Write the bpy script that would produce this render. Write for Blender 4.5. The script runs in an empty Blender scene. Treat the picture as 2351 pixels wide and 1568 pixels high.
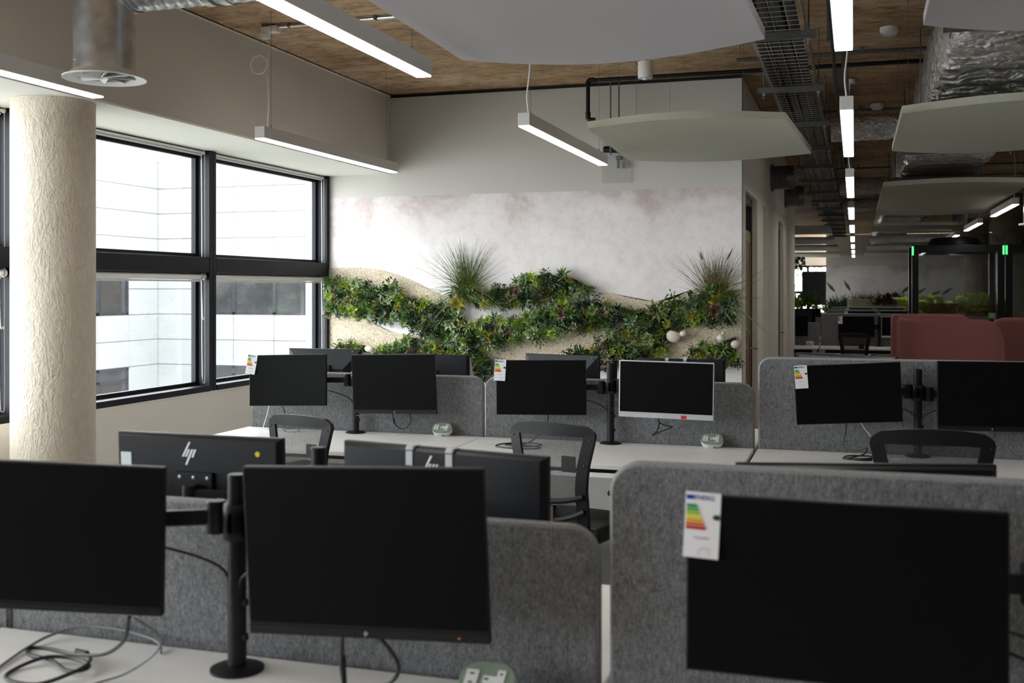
import bpy, bmesh, math, random
from mathutils import Vector, Matrix, Euler
rnd = random.Random(7)
PI = math.pi
SC = bpy.context.scene
COL = SC.collection
R_ = math.radians

# ---------------------------------------------------------------- camera
YAW = math.atan2(787.5, 2490)
cd = bpy.data.cameras.new('camera')
cam = bpy.data.objects.new('camera', cd)
COL.objects.link(cam)
cam.location = (0, 0, 1.615)
cam.rotation_euler = (PI / 2, 0, YAW)
cd.sensor_width = 36.0
cd.lens = 2490 / 2351 * 36.0
cd.shift_y = -(784 - 665) / 2351
cd.clip_start = 0.05
cd.clip_end = 300
cd.dof.use_dof = True
cd.dof.focus_distance = 7.0
cd.dof.aperture_fstop = 4.0
SC.camera = cam

# ---------------------------------------------------------------- sky and exposure
SKY = 12.0
world = bpy.data.worlds.new('overcast_sky')
SC.world = world
world.use_nodes = True
bg = world.node_tree.nodes['Background']
bg.inputs[0].default_value = (0.95, 0.975, 1.0, 1)
bg.inputs[1].default_value = SKY
SC.view_settings.view_transform = 'Standard'
SC.view_settings.look = 'None'
SC.view_settings.exposure = 0.0
SC.view_settings.gamma = 1.0
SC.view_settings.use_curve_mapping = False
SC.cycles.max_bounces = 8
LAMP = 14.0          # pendant diffuser strength


# ---------------------------------------------------------------- helpers
def lnk(o, parent=None):
    COL.objects.link(o)
    if parent is not None:
        o.parent = parent
    return o


def tag(o, label, cat, group=None):
    o['label'] = label
    o['category'] = cat
    if group:
        o['group'] = group
    return o


def thing(name, label, cat, loc=(0, 0, 0), rz=0.0, group=None):
    o = bpy.data.objects.new(name, None)
    o.empty_display_size = 0.1
    COL.objects.link(o)
    o.location = loc
    o.rotation_euler = (0, 0, rz)
    return tag(o, label, cat, group)


def structure(o):
    o['kind'] = 'structure'
    return o


def sempty(name, loc=(0, 0, 0)):
    o = bpy.data.objects.new(name, None)
    COL.objects.link(o)
    o.location = loc
    return structure(o)


class G:
    def __init__(s):
        s.bm = bmesh.new()

    def box(s, c, d, rot=None, bev=0.0, seg=1):
        r = bmesh.ops.create_cube(s.bm, size=1.0)
        vs = r['verts']
        bmesh.ops.scale(s.bm, vec=d, verts=vs)
        if bev > 0:
            es = list({e for v in vs for e in v.link_edges})
            q = bmesh.ops.bevel(s.bm, geom=es, offset=bev, segments=seg, affect='EDGES', profile=0.6)
            vs = list({v for f in q['faces'] for v in f.verts} | {v for v in vs if v.is_valid})
            # bevelled box: gather whole island
            seen = set(vs); st = list(vs)
            while st:
                v = st.pop()
                for e in v.link_edges:
                    w = e.other_vert(v)
                    if w not in seen:
                        seen.add(w); st.append(w)
            vs = list(seen)
        if rot is not None:
            bmesh.ops.transform(s.bm, matrix=rot.to_4x4() if len(rot) == 3 else rot, verts=vs)
        bmesh.ops.translate(s.bm, vec=c, verts=vs)
        return s

    def span(s, x0, x1, y0, y1, z0, z1, bev=0.0, seg=1):
        return s.box(((x0 + x1) / 2, (y0 + y1) / 2, (z0 + z1) / 2), (abs(x1 - x0), abs(y1 - y0), abs(z1 - z0)), None, bev, seg)

    def tube(s, pts, r, n=6, caps=True, closed=False):
        pts = [Vector(p) for p in pts]
        m = len(pts)
        rs = r if isinstance(r, (list, tuple)) else [r] * m
        rings = []
        prev = None
        for i, p in enumerate(pts):
            if closed:
                t = pts[(i + 1) % m] - pts[i - 1]
            else:
                t = pts[min(i + 1, m - 1)] - pts[max(i - 1, 0)]
            t = t.normalized() if t.length > 1e-9 else Vector((0, 0, 1))
            if prev is None:
                a = Vector((0, 0, 1)) if abs(t.z) < 0.9 else Vector((1, 0, 0))
                u = t.cross(a).normalized()
            else:
                u = prev - t * prev.dot(t)
                u = u.normalized() if u.length > 1e-6 else t.orthogonal().normalized()
            prev = u
            w = t.cross(u)
            rings.append([s.bm.verts.new(p + (u * math.cos(2 * PI * k / n) + w * math.sin(2 * PI * k / n)) * rs[i]) for k in range(n)])
        for i in range(m if closed else m - 1):
            a, b = rings[i], rings[(i + 1) % m]
            for k in range(n):
                s.bm.faces.new((a[k], a[(k + 1) % n], b[(k + 1) % n], b[k]))
        if caps and not closed:
            s.bm.faces.new(rings[0][::-1])
            s.bm.faces.new(rings[-1])
        return s

    def cyl(s, p0, p1, r0, r1=None, n=16):
        return s.tube([p0, p1], [r0, r0 if r1 is None else r1], n)

    def prism(s, poly, a, b, plane='XZ', M=None):
        def mk(u, v, w):
            p = {'XZ': (u, w, v), 'XY': (u, v, w), 'YZ': (w, u, v)}[plane]
            p = Vector(p)
            return M @ p if M is not None else p
        n = len(poly)
        lo = [s.bm.verts.new(mk(u, v, a)) for u, v in poly]
        hi = [s.bm.verts.new(mk(u, v, b)) for u, v in poly]
        f1 = s.bm.faces.new(lo)
        f2 = s.bm.faces.new(hi[::-1])
        for i in range(n):
            s.bm.faces.new((lo[i], hi[i], hi[(i + 1) % n], lo[(i + 1) % n]))
        bmesh.ops.triangulate(s.bm, faces=[f1, f2])
        return s

    def lathe(s, prof, n=24, c=(0, 0, 0), axis=None, caps=True):
        rings = []
        for r, z in prof:
            ring = []
            for k in range(n):
                p = Vector((r * math.cos(2 * PI * k / n), r * math.sin(2 * PI * k / n), z))
                if axis is not None:
                    p = axis @ p
                ring.append(s.bm.verts.new(p + Vector(c)))
            rings.append(ring)
        for a, b in zip(rings[:-1], rings[1:]):
            for k in range(n):
                s.bm.faces.new((a[k], a[(k + 1) % n], b[(k + 1) % n], b[k]))
        if caps and prof[0][0] > 1e-5:
            s.bm.faces.new(rings[0][::-1])
        if caps and prof[-1][0] > 1e-5:
            s.bm.faces.new(rings[-1])
        return s

    def tri(s, pts, faces):
        vs = [s.bm.verts.new(p) for p in pts]
        for f in faces:
            s.bm.faces.new([vs[i] for i in f])
        return s

    def mesh(s, name, m=None, smooth=False, angle=35, weld=True):
        bmesh.ops.recalc_face_normals(s.bm, faces=s.bm.faces)
        me = bpy.data.meshes.new(name)
        s.bm.to_mesh(me)
        s.bm.free()
        if m is not None:
            for q in (m if isinstance(m, (list, tuple)) else [m]):
                me.materials.append(q)
        if smooth:
            me.polygons.foreach_set('use_smooth', [True] * len(me.polygons))
            me.set_sharp_from_angle(angle=R_(angle))
        return me

    def obj(s, name, m, parent=None, smooth=False, loc=None, rot=None, angle=35):
        o = bpy.data.objects.new(name, s.mesh(name, m, smooth, angle))
        lnk(o, parent)
        if loc is not None:
            o.location = loc
        if rot is not None:
            o.rotation_euler = rot
        return o


def inst(name, me, parent=None, loc=None, rot=None, scale=None, M=None):
    o = bpy.data.objects.new(name, me)
    lnk(o, parent)
    if M is not None:
        o.matrix_local = M
    else:
        if loc is not None:
            o.location = loc
        if rot is not None:
            o.rotation_euler = rot
        if scale is not None:
            o.scale = scale if isinstance(scale, (tuple, list)) else (scale,) * 3
    return o


def copy_tree(o, parent=None):
    c = o.copy()
    COL.objects.link(c)
    if parent is not None:
        c.parent = parent
    for ch in list(o.children):
        copy_tree(ch, c)
    return c


def place_copy(o, loc, rz, label, group=None):
    c = copy_tree(o)
    c.location = loc
    c.rotation_euler = (0, 0, rz)
    c['label'] = label
    if group:
        c['group'] = group
    return c


def crom(pts, k=6):
    pts = [Vector(p) for p in pts]
    P = [pts[0] * 2 - pts[1]] + pts + [pts[-1] * 2 - pts[-2]]
    out = []
    for i in range(1, len(P) - 2):
        a, b, c, d = P[i - 1], P[i], P[i + 1], P[i + 2]
        for j in range(k):
            t = j / k
            out.append(0.5 * ((2 * b) + (c - a) * t + (2 * a - 5 * b + 4 * c - d) * t * t + (3 * b - a - 3 * c + d) * t ** 3))
    out.append(pts[-1])
    return out


def rrect(w, h, r, n=6, cx=0.0, cy=0.0, corners=(1, 1, 1, 1)):
    """rounded rectangle outline, corners order: br, tr, tl, bl"""
    out = []
    cs = [(w / 2, -h / 2, -PI / 2), (w / 2, h / 2, 0), (-w / 2, h / 2, PI / 2), (-w / 2, -h / 2, PI)]
    for (x, y, a0), on in zip(cs, corners):
        if not on:
            out.append((cx + x, cy + y)); continue
        ox, oy = cx + x - math.copysign(r, x), cy + y - math.copysign(r, y)
        for k in range(n + 1):
            a = a0 + PI / 2 * k / n
            out.append((ox + r * math.cos(a), oy + r * math.sin(a)))
    return out


def text_mesh(txt, size, m, name='lettering'):
    cu = bpy.data.curves.new('txt', 'FONT')
    cu.body = txt
    cu.size = size
    cu.extrude = 0.0002
    cu.resolution_u = 2
    cu.align_x = 'CENTER'
    cu.align_y = 'CENTER'
    t = bpy.data.objects.new('txt', cu)
    COL.objects.link(t)
    dg = bpy.context.evaluated_depsgraph_get()
    me = bpy.data.meshes.new_from_object(t.evaluated_get(dg))
    bpy.data.objects.remove(t)
    bpy.data.curves.remove(cu)
    me.name = name
    me.materials.clear()
    me.materials.append(m)
    return me


# ---------------------------------------------------------------- materials
def nodes(name):
    m = bpy.data.materials.new(name)
    m.use_nodes = True
    nt = m.node_tree
    return m, nt, nt.nodes['Principled BSDF'], nt.nodes['Material Output']


def tex(nt, kind, scale, vec=None, **kw):
    n = nt.nodes.new('ShaderNodeTex' + kind)
    n.inputs['Scale'].default_value = scale
    for k, v in kw.items():
        if k in n.inputs:
            n.inputs[k].default_value = v
        else:
            setattr(n, k, v)
    if vec is not None:
        nt.links.new(vec, n.inputs['Vector'])
    return n


def coords(nt, stretch=None, kind='Object'):
    if kind == 'Position':
        c = nt.nodes.new('ShaderNodeNewGeometry').outputs['Position']
    else:
        c = nt.nodes.new('ShaderNodeTexCoord').outputs[kind]
    if stretch:
        mp = nt.nodes.new('ShaderNodeMapping')
        mp.inputs['Scale'].default_value = stretch
        nt.links.new(c, mp.inputs['Vector'])
        c = mp.outputs[0]
    return c


def ramp(nt, fac, stops):
    r = nt.nodes.new('ShaderNodeValToRGB')
    while len(r.color_ramp.elements) < len(stops):
        r.color_ramp.elements.new(0.5)
    for e, (p, c) in zip(r.color_ramp.elements, stops):
        e.position = p
        e.color = (c[0], c[1], c[2], 1)
    nt.links.new(fac, r.inputs[0])
    return r.outputs[0]


def bump(nt, bsdf, h, strength, dist=0.01):
    b = nt.nodes.new('ShaderNodeBump')
    b.inputs['Strength'].default_value = strength
    b.inputs['Distance'].default_value = dist
    nt.links.new(h, b.inputs['Height'])
    nt.links.new(b.outputs[0], bsdf.inputs['Normal'])


def mixc(nt, fac, a, b, blend='MIX'):
    n = nt.nodes.new('ShaderNodeMix')
    n.data_type = 'RGBA'
    n.blend_type = blend
    for s, v in ((0, fac), (6, a), (7, b)):
        if isinstance(v, (int, float)):
            n.inputs[s].default_value = v
        elif isinstance(v, tuple):
            n.inputs[s].default_value = (v[0], v[1], v[2], 1)
        else:
            nt.links.new(v, n.inputs[s])
    return n.outputs[2]


def mat(name, col, rough=0.5, metal=0.0, var=0.06, vscale=6.0, bmp=None, spec=0.5, stretch=None):
    """principled with a little procedural tone variation; bmp=(scale,strength,dist)"""
    m, nt, b, out = nodes(name)
    c = coords(nt, stretch)
    n = tex(nt, 'Noise', vscale, c, Detail=4.0)
    lo = tuple(max(0, v * (1 - var)) for v in col)
    hi = tuple(min(1, v * (1 + var)) for v in col)
    nt.links.new(ramp(nt, n.outputs[0], [(0.3, lo), (0.7, hi)]), b.inputs['Base Color'])
    b.inputs['Roughness'].default_value = rough
    b.inputs['Metallic'].default_value = metal
    b.inputs['Specular IOR Level'].default_value = spec
    if bmp:
        n2 = tex(nt, 'Noise', bmp[0], c, Detail=5.0)
        bump(nt, b, n2.outputs[0], bmp[1], bmp[2])
    return m


def emis(name, col, strength):
    m, nt, b, out = nodes(name)
    b.inputs['Base Color'].default_value = (0.9, 0.9, 0.9, 1)
    n = tex(nt, 'Noise', 2.0, coords(nt))
    c = ramp(nt, n.outputs[0], [(0.0, tuple(v * 0.98 for v in col)), (1.0, col)])
    nt.links.new(c, b.inputs['Emission Color'])
    b.inputs['Emission Strength'].default_value = strength
    return m


def thin_glass(name, tint=(0.97, 0.985, 0.98), dust=0.0, refl=1.0):
    m, nt, b, out = nodes(name)
    nt.nodes.remove(b)
    tr = nt.nodes.new('ShaderNodeBsdfTransparent')
    tr.inputs[0].default_value = (*tint, 1)
    gl = nt.nodes.new('ShaderNodeBsdfGlossy')
    gl.inputs['Roughness'].default_value = 0.02
    gl.inputs['Color'].default_value = (refl, refl, refl, 1)
    fr = nt.nodes.new('ShaderNodeFresnel')
    ge = nt.nodes.new('ShaderNodeNewGeometry')
    io = nt.nodes.new('ShaderNodeMapRange')        # same reflectance on both faces of the thin pane
    io.inputs[3].default_value = 1.45
    io.inputs[4].default_value = 1 / 1.45
    nt.links.new(ge.outputs['Backfacing'], io.inputs[0])
    nt.links.new(io.outputs[0], fr.inputs[0])
    mx = nt.nodes.new('ShaderNodeMixShader')
    nt.links.new(fr.outputs[0], mx.inputs[0])
    nt.links.new(tr.outputs[0], mx.inputs[1])
    nt.links.new(gl.outputs[0], mx.inputs[2])
    last = mx.outputs[0]
    if dust > 0:
        c = coords(nt, (1, 3, 1.2))
        n = tex(nt, 'Noise', 9.0, c, Detail=8.0, Roughness=0.7)
        df = nt.nodes.new('ShaderNodeBsdfDiffuse')
        df.inputs[0].default_value = (0.7, 0.72, 0.74, 1)
        mr = nt.nodes.new('ShaderNodeMapRange')
        mr.inputs[1].default_value = 0.45
        mr.inputs[2].default_value = 0.75
        mr.inputs[3].default_value = dust * 0.25
        mr.inputs[4].default_value = dust
        nt.links.new(n.outputs[0], mr.inputs[0])
        m2 = nt.nodes.new('ShaderNodeMixShader')
        nt.links.new(mr.outputs[0], m2.inputs[0])
        nt.links.new(last, m2.inputs[1])
        nt.links.new(df.outputs[0], m2.inputs[2])
        last = m2.outputs[0]
    nt.links.new(last, out.inputs[0])
    return m


M = {}
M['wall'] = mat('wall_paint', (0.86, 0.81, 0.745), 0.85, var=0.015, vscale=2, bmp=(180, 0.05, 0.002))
M['wall_beige'] = mat('bulkhead_paint', (0.60, 0.55, 0.49), 0.85, var=0.02, vscale=2, bmp=(180, 0.05, 0.002))
M['soffit'] = mat('soffit_paint', (0.86, 0.84, 0.80), 0.8, var=0.01, vscale=2)
M['wall_warm'] = mat('warm_corridor_paint', (0.78, 0.735, 0.65), 0.85, var=0.015, vscale=2, bmp=(180, 0.05, 0.002))
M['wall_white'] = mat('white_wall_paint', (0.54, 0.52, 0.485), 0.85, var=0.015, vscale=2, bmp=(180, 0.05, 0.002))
M['white_metal'] = mat('white_painted_metal', (0.66, 0.65, 0.63), 0.4, var=0.02)
M['white_plastic'] = mat('white_plastic', (0.82, 0.82, 0.81), 0.35, var=0.02)
M['black_metal'] = mat('black_powder_coat', (0.008, 0.008, 0.010), 0.42, var=0.1, vscale=20, bmp=(300, 0.1, 0.001), spec=0.28)
M['black_plastic'] = mat('black_plastic', (0.008, 0.008, 0.009), 0.42, var=0.1, vscale=20, spec=0.28)
M['rear_plastic'] = mat('dark_rear_plastic', (0.010, 0.011, 0.015), 0.36, var=0.08, vscale=12, spec=0.3)
M['frame'] = mat('window_frame_coating', (0.008, 0.009, 0.014), 0.52, var=0.12, vscale=9, spec=0.22)
M['rubber'] = mat('black_cable_rubber', (0.012, 0.012, 0.012), 0.5, var=0.1)
M['grey_cable'] = mat('grey_cable_sheath', (0.16, 0.17, 0.18), 0.5, var=0.05)
M['white_cable'] = mat('white_cable_sheath', (0.84, 0.82, 0.79), 0.5, var=0.05)
M['desk'] = mat('white_laminate', (0.80, 0.79, 0.775), 0.38, var=0.03, vscale=3, stretch=(1, 4, 1))
M['screen'] = mat('matte_display_panel', (0.0035, 0.0035, 0.004), 0.45, var=0.05, spec=0.08)
M['galv'] = mat('galvanised_steel', (0.55, 0.56, 0.57), 0.28, 0.9, var=0.22, vscale=14, bmp=(30, 0.05, 0.004))
M['zinc'] = mat('zinc_strut_steel', (0.16, 0.165, 0.17), 0.4, 0.8, var=0.15, vscale=25)
M['wire'] = mat('zinc_wire', (0.55, 0.55, 0.53), 0.3, 0.85, var=0.1)
M['badge'] = mat('bright_badge', (0.85, 0.86, 0.9), 0.3, 0.35, var=0.02)
M['chrome'] = mat('polished_chrome', (0.85, 0.86, 0.88), 0.08, 1.0, var=0.02)
M['raft_white'] = mat('white_felt_raft', (0.56, 0.54, 0.565), 0.95, var=0.04, vscale=120, bmp=(250, 0.2, 0.002))
M['raft_sage'] = mat('sage_felt_raft', (0.46, 0.46, 0.38), 0.95, var=0.06, vscale=140, bmp=(250, 0.2, 0.002))
M['carpet'] = mat('grey_carpet', (0.24, 0.235, 0.225), 0.95, var=0.3, vscale=90, bmp=(260, 0.3, 0.004))
M['red_fabric'] = mat('terracotta_upholstery', (0.30, 0.11, 0.105), 0.9, var=0.12, vscale=160, bmp=(300, 0.2, 0.002))
M['olive_fabric'] = mat('olive_upholstery', (0.33, 0.32, 0.20), 0.9, var=0.1, vscale=160)
M['sage_plastic'] = mat('sage_green_plastic', (0.22, 0.29, 0.22), 0.45, var=0.04)
M['socket'] = mat('socket_white', (0.75, 0.76, 0.77), 0.4, var=0.02)
M['card'] = mat('label_card', (0.80, 0.80, 0.83), 0.25, var=0.02)
M['ink'] = mat('dark_print', (0.02, 0.02, 0.02), 0.5)
M['ink_grey'] = mat('grey_print', (0.45, 0.45, 0.47), 0.5)
M['ink_blue'] = mat('blue_print', (0.02, 0.03, 0.30), 0.4)
for k, c in dict(g1=(0.02, 0.28, 0.08), g2=(0.08, 0.42, 0.08), g3=(0.35, 0.55, 0.05), y=(0.80, 0.70, 0.03), o1=(0.78, 0.38, 0.02), o2=(0.66, 0.13, 0.03), r=(0.50, 0.02, 0.02)).items():
    M['e_' + k] = mat('label_colour_' + k, c, 0.35, var=0.02)
M['yellow_dot'] = mat('yellow_sticker', (0.75, 0.55, 0.02), 0.5)
M['orange_dot'] = mat('orange_sticker', (0.8, 0.22, 0.03), 0.5)
M['red_dot'] = mat('red_sticker', (0.5, 0.02, 0.03), 0.5)
M['silver'] = mat('silver_bezel', (0.62, 0.64, 0.68), 0.35, 0.4, var=0.03)
M['oak'] = None
M['stone'] = mat('pale_pebble', (0.62, 0.56, 0.47), 0.55, var=0.1, vscale=18)
M['soil'] = mat('dark_moss', (0.018, 0.028, 0.010), 0.95, var=0.5, vscale=40, bmp=(60, 0.8, 0.01))
M['planter'] = mat('cream_planter', (0.60, 0.52, 0.44), 0.7, var=0.05)
M['brown_column'] = mat('raw_concrete_column', (0.20, 0.165, 0.125), 0.9, var=0.25, vscale=5, bmp=(20, 0.3, 0.01))
M['curtain'] = mat('brown_curtain', (0.013, 0.009, 0.008), 0.8, var=0.3, vscale=3, stretch=(8, 8, 0.3))
M['facade'] = mat('white_cladding_panel', (0.225, 0.23, 0.235), 0.6, var=0.03, vscale=1.0)
M['ground'] = mat('courtyard_ground', (0.20, 0.21, 0.18), 0.9, var=0.2, vscale=0.6)
M['green_sign'] = mat('green_sign', (0.08, 0.28, 0.06), 0.5)
M['screw'] = mat('steel_screw', (0.6, 0.6, 0.6), 0.3, 0.9)
LEAF = {}
for k, c in dict(mid=(0.062, 0.125, 0.018), dark=(0.014, 0.038, 0.010), lime=(0.23, 0.33, 0.02), blue=(0.07, 0.125, 0.05),
                 olive=(0.085, 0.10, 0.022), red=(0.085, 0.034, 0.024), yellow=(0.30, 0.26, 0.03), pale=(0.16, 0.235, 0.08), bright=(0.42, 0.56, 0.03)).items():
    LEAF[k] = mat('leaf_' + k, c, 0.42, var=0.45, vscale=30)
M['grass_blade'] = mat('grass_blade', (0.070, 0.105, 0.014), 0.5, var=0.5, vscale=14)
M['grass_dry'] = mat('dry_grass_blade', (0.13, 0.11, 0.035), 0.6, var=0.4, vscale=14)
M['lamp'] = emis('lamp_diffuser', (1.0, 0.965, 0.91), LAMP)
M['green_glow'] = emis('green_status_light', (0.02, 1.0, 0.12), 3.0)
M['glass'] = thin_glass('window_glass', dust=0.03)
M['pod_glass'] = thin_glass('pod_glass', (0.945, 0.955, 0.955))
M['far_glass'] = mat('dark_window_glass', (0.02, 0.022, 0.026), 0.12, var=0.3, vscale=1.5)
M['facade_joint'] = mat('facade_joint', (0.185, 0.19, 0.195), 0.7)
M['facade_frame'] = mat('facade_window_frame', (0.010, 0.012, 0.018), 0.5, var=0.1)


def m_oak():
    m, nt, b, out = nodes('oak_veneer')
    c = coords(nt, (14, 14, 0.8))
    n = tex(nt, 'Noise', 3.0, c, Detail=8.0, Distortion=0.6)
    nt.links.new(ramp(nt, n.outputs[0], [(0.3, (0.17, 0.10, 0.045)), (0.7, (0.30, 0.19, 0.09))]), b.inputs['Base Color'])
    b.inputs['Roughness'].default_value = 0.5
    return m


def m_ceiling():
    m, nt, b, out = nodes('board_marked_concrete')
    c = coords(nt, (1.0, 1.0, 1.0), 'Position')
    big = tex(nt, 'Noise', 1.3, c, Detail=7.0, Roughness=0.65)
    mid = tex(nt, 'Noise', 9.0, coords(nt, (0.7, 1.5, 1), 'Position'), Detail=10.0, Roughness=0.75, Distortion=0.5)
    grain = tex(nt, 'Noise', 6.0, coords(nt, (1.5, 20, 1), 'Position'), Detail=8.0, Roughness=0.7, Distortion=0.6)
    spots = tex(nt, 'Noise', 26.0, c, Detail=3.0)
    base = ramp(nt, big.outputs[0], [(0.3, (0.40, 0.255, 0.14)), (0.5, (0.62, 0.41, 0.235)), (0.7, (0.80, 0.61, 0.42))])
    md = ramp(nt, mid.outputs[0], [(0.36, (0.42, 0.40, 0.38)), (0.5, (0.86, 0.85, 0.84)), (0.66, (1.1, 1.1, 1.1))])
    gr = ramp(nt, grain.outputs[0], [(0.33, (0.45, 0.42, 0.40)), (0.46, (0.95, 0.95, 0.95))])
    sp = ramp(nt, spots.outputs[0], [(0.27, (0.40, 0.36, 0.34)), (0.36, (1, 1, 1))])
    col = mixc(nt, 1.0, mixc(nt, 1.0, mixc(nt, 1.0, base, md, 'MULTIPLY'), gr, 'MULTIPLY'), sp, 'MULTIPLY')
    nt.links.new(col, b.inputs['Base Color'])
    b.inputs['Roughness'].default_value = 0.85
    bump(nt, b, mid.outputs[0], 0.4, 0.01)
    return m


def m_mural():
    m, nt, b, out = nodes('blush_plaster_mural')
    c = coords(nt)
    big = tex(nt, 'Noise', 1.1, c, Detail=9.0, Roughness=0.66, Distortion=0.3)
    fine = tex(nt, 'Noise', 9.0, c, Detail=8.0, Roughness=0.75)
    speck = tex(nt, 'Noise', 60.0, c, Detail=4.0)
    sep = nt.nodes.new('ShaderNodeSeparateXYZ')
    nt.links.new(c, sep.inputs[0])
    mr = nt.nodes.new('ShaderNodeMapRange')      # the print has its mauve clouds near the top edge
    mr.inputs[1].default_value = 1.7
    mr.inputs[2].default_value = 2.47
    mr.inputs[3].default_value = -0.15
    mr.inputs[4].default_value = 0.11
    nt.links.new(sep.outputs[2], mr.inputs[0])
    ad = nt.nodes.new('ShaderNodeMath')
    nt.links.new(big.outputs[0], ad.inputs[0])
    nt.links.new(mr.outputs[0], ad.inputs[1])
    base = ramp(nt, ad.outputs[0], [(0.38, (0.79, 0.755, 0.76)), (0.52, (0.72, 0.67, 0.67)), (0.60, (0.58, 0.505, 0.505)), (0.74, (0.38, 0.31, 0.31))])
    f = ramp(nt, fine.outputs[0], [(0.32, (0.88, 0.87, 0.86)), (0.55, (1, 1, 1))])
    s = ramp(nt, speck.outputs[0], [(0.27, (0.72, 0.70, 0.68)), (0.36, (1, 1, 1))])
    nt.links.new(mixc(nt, 1.0, mixc(nt, 1.0, base, f, 'MULTIPLY'), s, 'MULTIPLY'), b.inputs['Base Color'])
    b.inputs['Roughness'].default_value = 0.75
    return m


def m_sand():
    m, nt, b, out = nodes('bonded_gravel')
    c = coords(nt)
    v = tex(nt, 'Voronoi', 130.0, c)
    nt.links.new(ramp(nt, v.outputs['Color'], [(0.1, (0.36, 0.25, 0.15)), (0.4, (0.66, 0.55, 0.41)), (0.9, (0.80, 0.73, 0.60))]), b.inputs['Base Color'])
    b.inputs['Roughness'].default_value = 0.8
    bump(nt, b, v.outputs['Distance'], 0.9, 0.006)
    return m


def m_felt():
    m, nt, b, out = nodes('grey_melange_felt')
    c = coords(nt)
    a = tex(nt, 'Noise', 420.0, c, Detail=2.0)
    w1 = tex(nt, 'Noise', 210.0, coords(nt, (1, 1, 0.3)), Detail=3.0)
    cl = tex(nt, 'Noise', 60.0, coords(nt, (1, 1, 0.4)), Detail=3.0)
    x = mixc(nt, 0.35, w1.outputs[0], cl.outputs[0])
    y = mixc(nt, 0.45, a.outputs[0], x)
    nt.links.new(ramp(nt, y, [(0.38, (0.062, 0.063, 0.066)), (0.5, (0.155, 0.158, 0.165)), (0.62, (0.32, 0.325, 0.335))]), b.inputs['Base Color'])
    b.inputs['Roughness'].default_value = 0.95
    b.inputs['Sheen Weight'].default_value = 0.1
    bump(nt, b, a.outputs[0], 0.35, 0.002)
    return m


def m_column():
    m, nt, b, out = nodes('textured_cream_render')
    c = coords(nt)
    n1 = tex(nt, 'Noise', 42.0, coords(nt, (1, 1, 0.38)), Detail=5.0, Distortion=1.2)
    n2 = tex(nt, 'Noise', 90.0, c, Detail=3.0)
    h = mixc(nt, 0.3, n1.outputs[0], n2.outputs[0])
    nt.links.new(ramp(nt, n1.outputs[0], [(0.3, (0.60, 0.53, 0.43)), (0.7, (0.70, 0.635, 0.53))]), b.inputs['Base Color'])
    b.inputs['Roughness'].default_value = 0.6
    bump(nt, b, h, 0.75, 0.015)
    return m


def m_foil():
    m, nt, b, out = nodes('crinkled_foil')
    c = coords(nt)
    n1 = tex(nt, 'Noise', 7.0, coords(nt, (1, 2.5, 1)), Detail=8.0, Roughness=0.65, Distortion=1.0)
    n2 = tex(nt, 'Voronoi', 22.0, c, feature='DISTANCE_TO_EDGE')
    h = mixc(nt, 0.3, n1.outputs[0], n2.outputs[0])
    b.inputs['Base Color'].default_value = (0.62, 0.61, 0.60, 1)
    nt.links.new(ramp(nt, n1.outputs[0], [(0.3, (0.55, 0.53, 0.52)), (0.7, (0.80, 0.79, 0.78))]), b.inputs['Base Color'])
    b.inputs['Metallic'].default_value = 0.95
    b.inputs['Roughness'].default_value = 0.17
    bump(nt, b, h, 1.0, 0.07)
    return m


def m_mesh():
    """woven chair mesh: black threads with holes between them"""
    m, nt, b, out = nodes('black_chair_mesh')
    c = coords(nt)
    mp = nt.nodes.new('ShaderNodeMapping')
    mp.inputs['Rotation'].default_value = (0, R_(45), 0)
    nt.links.new(c, mp.inputs[0])
    sep = nt.nodes.new('ShaderNodeSeparateXYZ')
    nt.links.new(mp.outputs[0], sep.inputs[0])

    def wave(sock):
        mu = nt.nodes.new('ShaderNodeMath'); mu.operation = 'MULTIPLY'; mu.inputs[1].default_value = 2 * PI / 0.0052
        nt.links.new(sock, mu.inputs[0])
        si = nt.nodes.new('ShaderNodeMath'); si.operation = 'SINE'
        nt.links.new(mu.outputs[0], si.inputs[0])
        gt = nt.nodes.new('ShaderNodeMath'); gt.operation = 'GREATER_THAN'; gt.inputs[1].default_value = 0.35
        nt.links.new(si.outputs[0], gt.inputs[0])
        return gt.outputs[0]
    mx = nt.nodes.new('ShaderNodeMath'); mx.operation = 'MAXIMUM'
    nt.links.new(wave(sep.outputs[0]), mx.inputs[0])
    nt.links.new(wave(sep.outputs[2]), mx.inputs[1])
    b.inputs['Base Color'].default_value = (0.012, 0.012, 0.013, 1)
    b.inputs['Roughness'].default_value = 0.6
    nt.links.new(mx.outputs[0], b.inputs['Alpha'])
    return m


M['oak'] = m_oak()
M['ceiling'] = m_ceiling()
M['mural'] = m_mural()
M['sand'] = m_sand()
M['felt'] = m_felt()
M['column'] = m_column()
M['foil'] = m_foil()
M['chairmesh'] = m_mesh()
M['piping'] = mat('felt_edge_piping', (0.26, 0.26, 0.265), 0.95, var=0.15, vscale=120)

# ================================================================ the room
XW, XB, SZ, CZ = -4.665, -4.05, 2.67, 3.385      # window wall, bulkhead face, soffit, ceiling
YB, XD, YD = 9.12, -0.892, 17.42                  # mural wall, door wall, end of door wall
XR, Y0, YF = 7.5, -4.0, 36.5

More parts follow.
